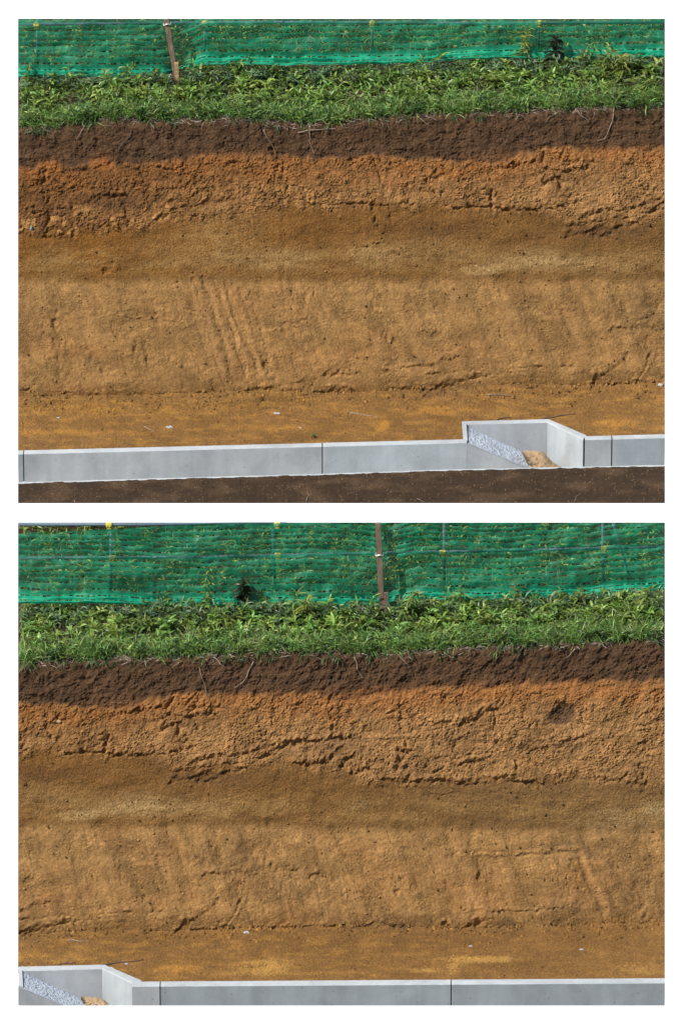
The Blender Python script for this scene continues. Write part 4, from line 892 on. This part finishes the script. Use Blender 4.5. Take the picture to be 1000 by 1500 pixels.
R = [
 (up, [(193, 190), (190, 200), (178, 212), (174, 222), (170, 236)], 1.3, 'darkroot', 'thin dark root hanging left in the upper topsoil'),
 (up, [(122, 188), (117, 197), (112, 205)], 1.2, 'root', 'short pale root at the far left of the upper turf edge'),
 (up, [(452, 175), (454, 195), (453, 205), (460, 226)], 1.2, 'root', 'thin pale root dangling below the fallen stick, upper view'),
 (up, [(436, 194), (455, 191), (482, 188)], 1.7, 'root', 'pale stick lying level at the upper turf edge near the centre'),
 (up, [(470, 172), (478, 182), (487, 180), (486, 190)], 1.1, 'root', 'curled grass root beside the level stick, upper view'),
 (up, [(605, 164), (618, 176), (631, 186)], 1.1, 'root', 'slanting pale root right of centre, upper turf edge'),
 (up, [(842, 160), (852, 170), (863, 179)], 1.6, 'root', 'pale straight root slanting down right on the upper topsoil'),
 (up, [(898, 167), (894, 185), (885, 203), (873, 207)], 1.5, 'root', 'curved pale root hooking left in the upper topsoil, far right'),
 (up, [(533, 182), (531, 190), (528, 196)], 1.1, 'darkroot', 'short dark root in the upper topsoil right of centre'),
 (up, [(815, 166), (805, 170), (798, 180)], 1.0, 'root', 'fine curved root left of the straight pale one, upper view'),
 (up, [(385, 190), (396, 208), (406, 228)], .9, 'root', 'faint straight root line left of the level stick, upper view'),
 (lo, [(313, 962), (322, 971), (330, 979)], 1.5, 'root', 'pale straight root slanting down right, lower turf edge'),
 (lo, [(371, 968), (364, 985), (356, 1000), (343, 1007)], 1.5, 'root', 'curved pale root hooking left in the lower topsoil'),
 (lo, [(73, 959), (82, 969), (91, 980)], 1.1, 'root', 'slanting pale root at the left of the lower turf edge'),
 (lo, [(520, 962), (523, 978), (527, 988), (534, 994)], 1.1, 'root', 'thin root dangling left of centre gap, lower topsoil'),
 (lo, [(572, 949), (587, 963), (602, 980)], 1.1, 'root', 'long straight thin root right of the stake, lower view'),
 (lo, [(767, 945), (762, 955), (756, 966)], 2.2, 'darkroot', 'thick dark root stub at the lower turf edge'),
 (lo, [(842, 950), (836, 957), (829, 964)], 1.4, 'root', 'short slanted root toward the right of the lower turf edge'),
 (lo, [(650, 955), (658, 962), (664, 964)], 1.0, 'root', 'small pale rootlet between stake and thick stub, lower view'),
 (lo, [(292, 978), (300, 1005), (305, 1030)], .8, 'root', 'faint upright root line at the left of the lower cut'),
]
for st, p, r, m_, lb in R: strand('root', st, p, r, M[m_], lb, 'root', .010, G1)
G2 = 'loose sticks on the ledge'
for st, p, r, m_, lb in [
 (up, [(795, 613.5), (815, 610), (842, 606)], 1.5, 'darkroot', 'dark stick lying beside the upper inlet corner'),
 (up, [(725, 616), (738, 612), (748, 611)], 1.2, 'darkroot', 'short dark twig behind the upper inlet wall'),
 (up, [(513, 605), (535, 608), (554, 611)], 1.1, 'root', 'thin grey stick on the upper ledge above the drain'),
 (up, [(712, 578), (735, 578), (754, 580)], .9, 'root', 'thin pale twig near the foot of the upper cut'),
 (up, [(212, 625), (218, 628), (225, 632)], .8, 'root', 'tiny pale twig left of the pale stone on the upper ledge'),
 (lo, [(150, 1414), (175, 1410), (210, 1406)], 1.5, 'darkroot', 'dark stick lying beside the lower inlet corner'),
 (lo, [(85, 1413), (98, 1411), (110, 1410)], 1.2, 'darkroot', 'short dark twig behind the lower inlet wall'),
 (lo, [(100, 1377), (115, 1378), (130, 1379)], .9, 'root', 'thin pale twig near the foot of the lower cut')]:
    strand('stick', st, p, r, M[m_], lb, 'stick', .006, G2)
for p, lb in [([(111, 740-4), (108, 733), (112, 730)], 'thin dry stalk on the dark soil strip, left'), ([(841, 734), (843, 728), (850, 722)], 'dry stalk sticking up at the bottom of the dark soil strip'), ([(448, 734), (452, 726), (450, 720)], 'dry grass stalk near the middle of the dark soil strip'), ([(610, 731), (622, 735)], 'pale straw lying on the dark soil strip')]:
    p = [(a, min(b, 735)) for a, b in p]; strand('dry_stalk', up, p, .8, M['root'], lb, 'stalk', .01, P0=bermP)
def stone(st, px, py, r, label, mat='stone', sq=(1.3, .8, .7)):
    c = st.surf([px], [py], r/S*.4)[0]; V = []; F = []; n, k = 7, 10
    for i in range(n):
        e = -math.pi/2+math.pi*i/(n-1)
        for j in range(k):
            a = 2*math.pi*j/k; rr = r/S*(1+.22*math.sin(3*a+px)+.12*math.cos(5*a+2*e+py))
            V.append(c+np.array([rr*sq[0]*math.cos(e)*math.cos(a), rr*sq[1]*math.cos(e)*math.sin(a), rr*sq[2]*math.sin(e)]))
    for i in range(n-1):
        for j in range(k): F.append((i*k+j, i*k+(j+1) % k, (i+1)*k+(j+1) % k, (i+1)*k+j))
    import bmesh
    o = MB().add(V, F).build('stone', M[mat], smooth=False); tag(o, label, 'stone', 'small stones lying on the ledge')
stone(up, 249, 626, 4.2, 'largest pale flat stone on the upper ledge'); stone(up, 406, 605.5, 3.4, 'small white stone left of centre on the upper ledge', sq=(1.5, .8, .5))
stone(up, 967, 564, 3.4, 'pale stone at the right edge, foot of the upper cut'); stone(up, 440, 627, 1.6, 'tiny stone above the drain left of the green sprig')
stone(up, 86, 612, 1.8, 'tiny grey stone at the left of the upper ledge'); stone(up, 933, 583, 1.8, 'tiny dark stone at the right of the upper ledge', 'darkroot')
stone(lo, 361, 1366, 3.4, 'pale stone at the foot of the lower cut, left of centre'); stone(lo, 689, 1386, 2, 'tiny white stone on the lower ledge near the middle')
stone(lo, 851, 1391, 2.2, 'bright white stone toward the right of the lower ledge'); stone(lo, 315, 1386, 1.8, 'tiny dark stone on the lower ledge, left', 'darkroot')
stone(lo, 185, 1412, 2.2, 'grey pebble touching the dark stick by the lower inlet'); stone(lo, 802, 1402, 1.5, 'tiny grey stone on the lower ledge, right', 'darkroot')
stone(up, 46, 334, 3, 'white chip stuck in the crumbly layer at the far left', sq=(.6, .6, 1.4)); stone(lo, 86, 1057, 3.4, 'pale chip stuck in the lower crumbly layer', 'sand')
weed(up, 459, 640, 6, 9, 13, 'bright', 'tiny green sprig on the ledge just above the drain joint', .2, .3)
# scattered crumbs fallen on the ledges and in the blocky bands
def crumbs(st, n, ylo, yhi, label, foot=False):
    px = RNG.uniform(32, 968, n); py = RNG.uniform(ylo, yhi, n); o_ = UO if st is up else LOo
    if foot: py = st.y0+curve(F_, px+(delta(575.) if st.low else 0))+np.abs(RNG.normal(0, 12, n))-3
    py = np.minimum(py, curve(o_, px)-5-st.y0*0); r = (.6+(3.4 if foot else 2.4)*RNG.random(n)**5)/S
    c = st.surf(px, py); V = []; F = []; b = np.array([[1, 0, 0], [-1, 0, 0], [0, 1, 0], [0, -1, 0], [0, 0, 1], [0, 0, -1]], float)
    ft = np.array([[0, 2, 4], [2, 1, 4], [1, 3, 4], [3, 0, 4], [2, 0, 5], [1, 2, 5], [3, 1, 5], [0, 3, 5]])
    Vn = c[:, None]+(b[None]+RNG.normal(0, .22, (n, 6, 3)))*r[:, None, None]; Fn = (np.arange(n)*6)[:, None, None]+ft[None]
    s = px+(delta(py-st.y0) if st.low else 0); h_, cc = soil(np.asarray(s, float), py-st.y0); cc = cc[:, :3]*RNG.uniform(.6, 1.5, (n, 1))
    o = mesh('soil_crumbs', Vn.reshape(-1, 3), Fn.reshape(-1, 3), M['soil'], col=np.repeat(cc, 6, 0), smooth=False, quads=False); tag(o, kind='stuff')
crumbs(up, 2600, 240, 650, ''); crumbs(lo, 2600, 1020, 1430, '')

for o in bpy.data.objects:
    if o.type != 'MESH': continue
    base = o.name.split('.')[0]
    if base in ('return_wall', 'rear_wall', 'diagonal_wall', 'rough_ramp', 'wing_wall', 'drain_section', 'sand_heap', 'wall', 'joint_mortar', 'drain_kerb', 'path', 'drain_floor', 'rail', 'clamp', 'post'):
        V = np.zeros(len(o.data.vertices)*3, np.float32); o.data.vertices.foreach_get('co', V); mpy = proj(V.reshape(-1, 3))[1].mean()
        if mpy < 750: trim(o, 27, 973, 27, 737)
        else: trim(o, 27, 973, 765, 1473)

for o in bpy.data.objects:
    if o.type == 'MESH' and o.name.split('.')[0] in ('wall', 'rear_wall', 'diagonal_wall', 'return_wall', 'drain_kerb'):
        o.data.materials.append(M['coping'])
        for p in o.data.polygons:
            if p.normal.z > .4: p.material_index = 1  # upward faces take the colour with sunlight painted in
crumbs(up, 1600, 0, 1, '', True); crumbs(lo, 1600, 0, 1, '', True)
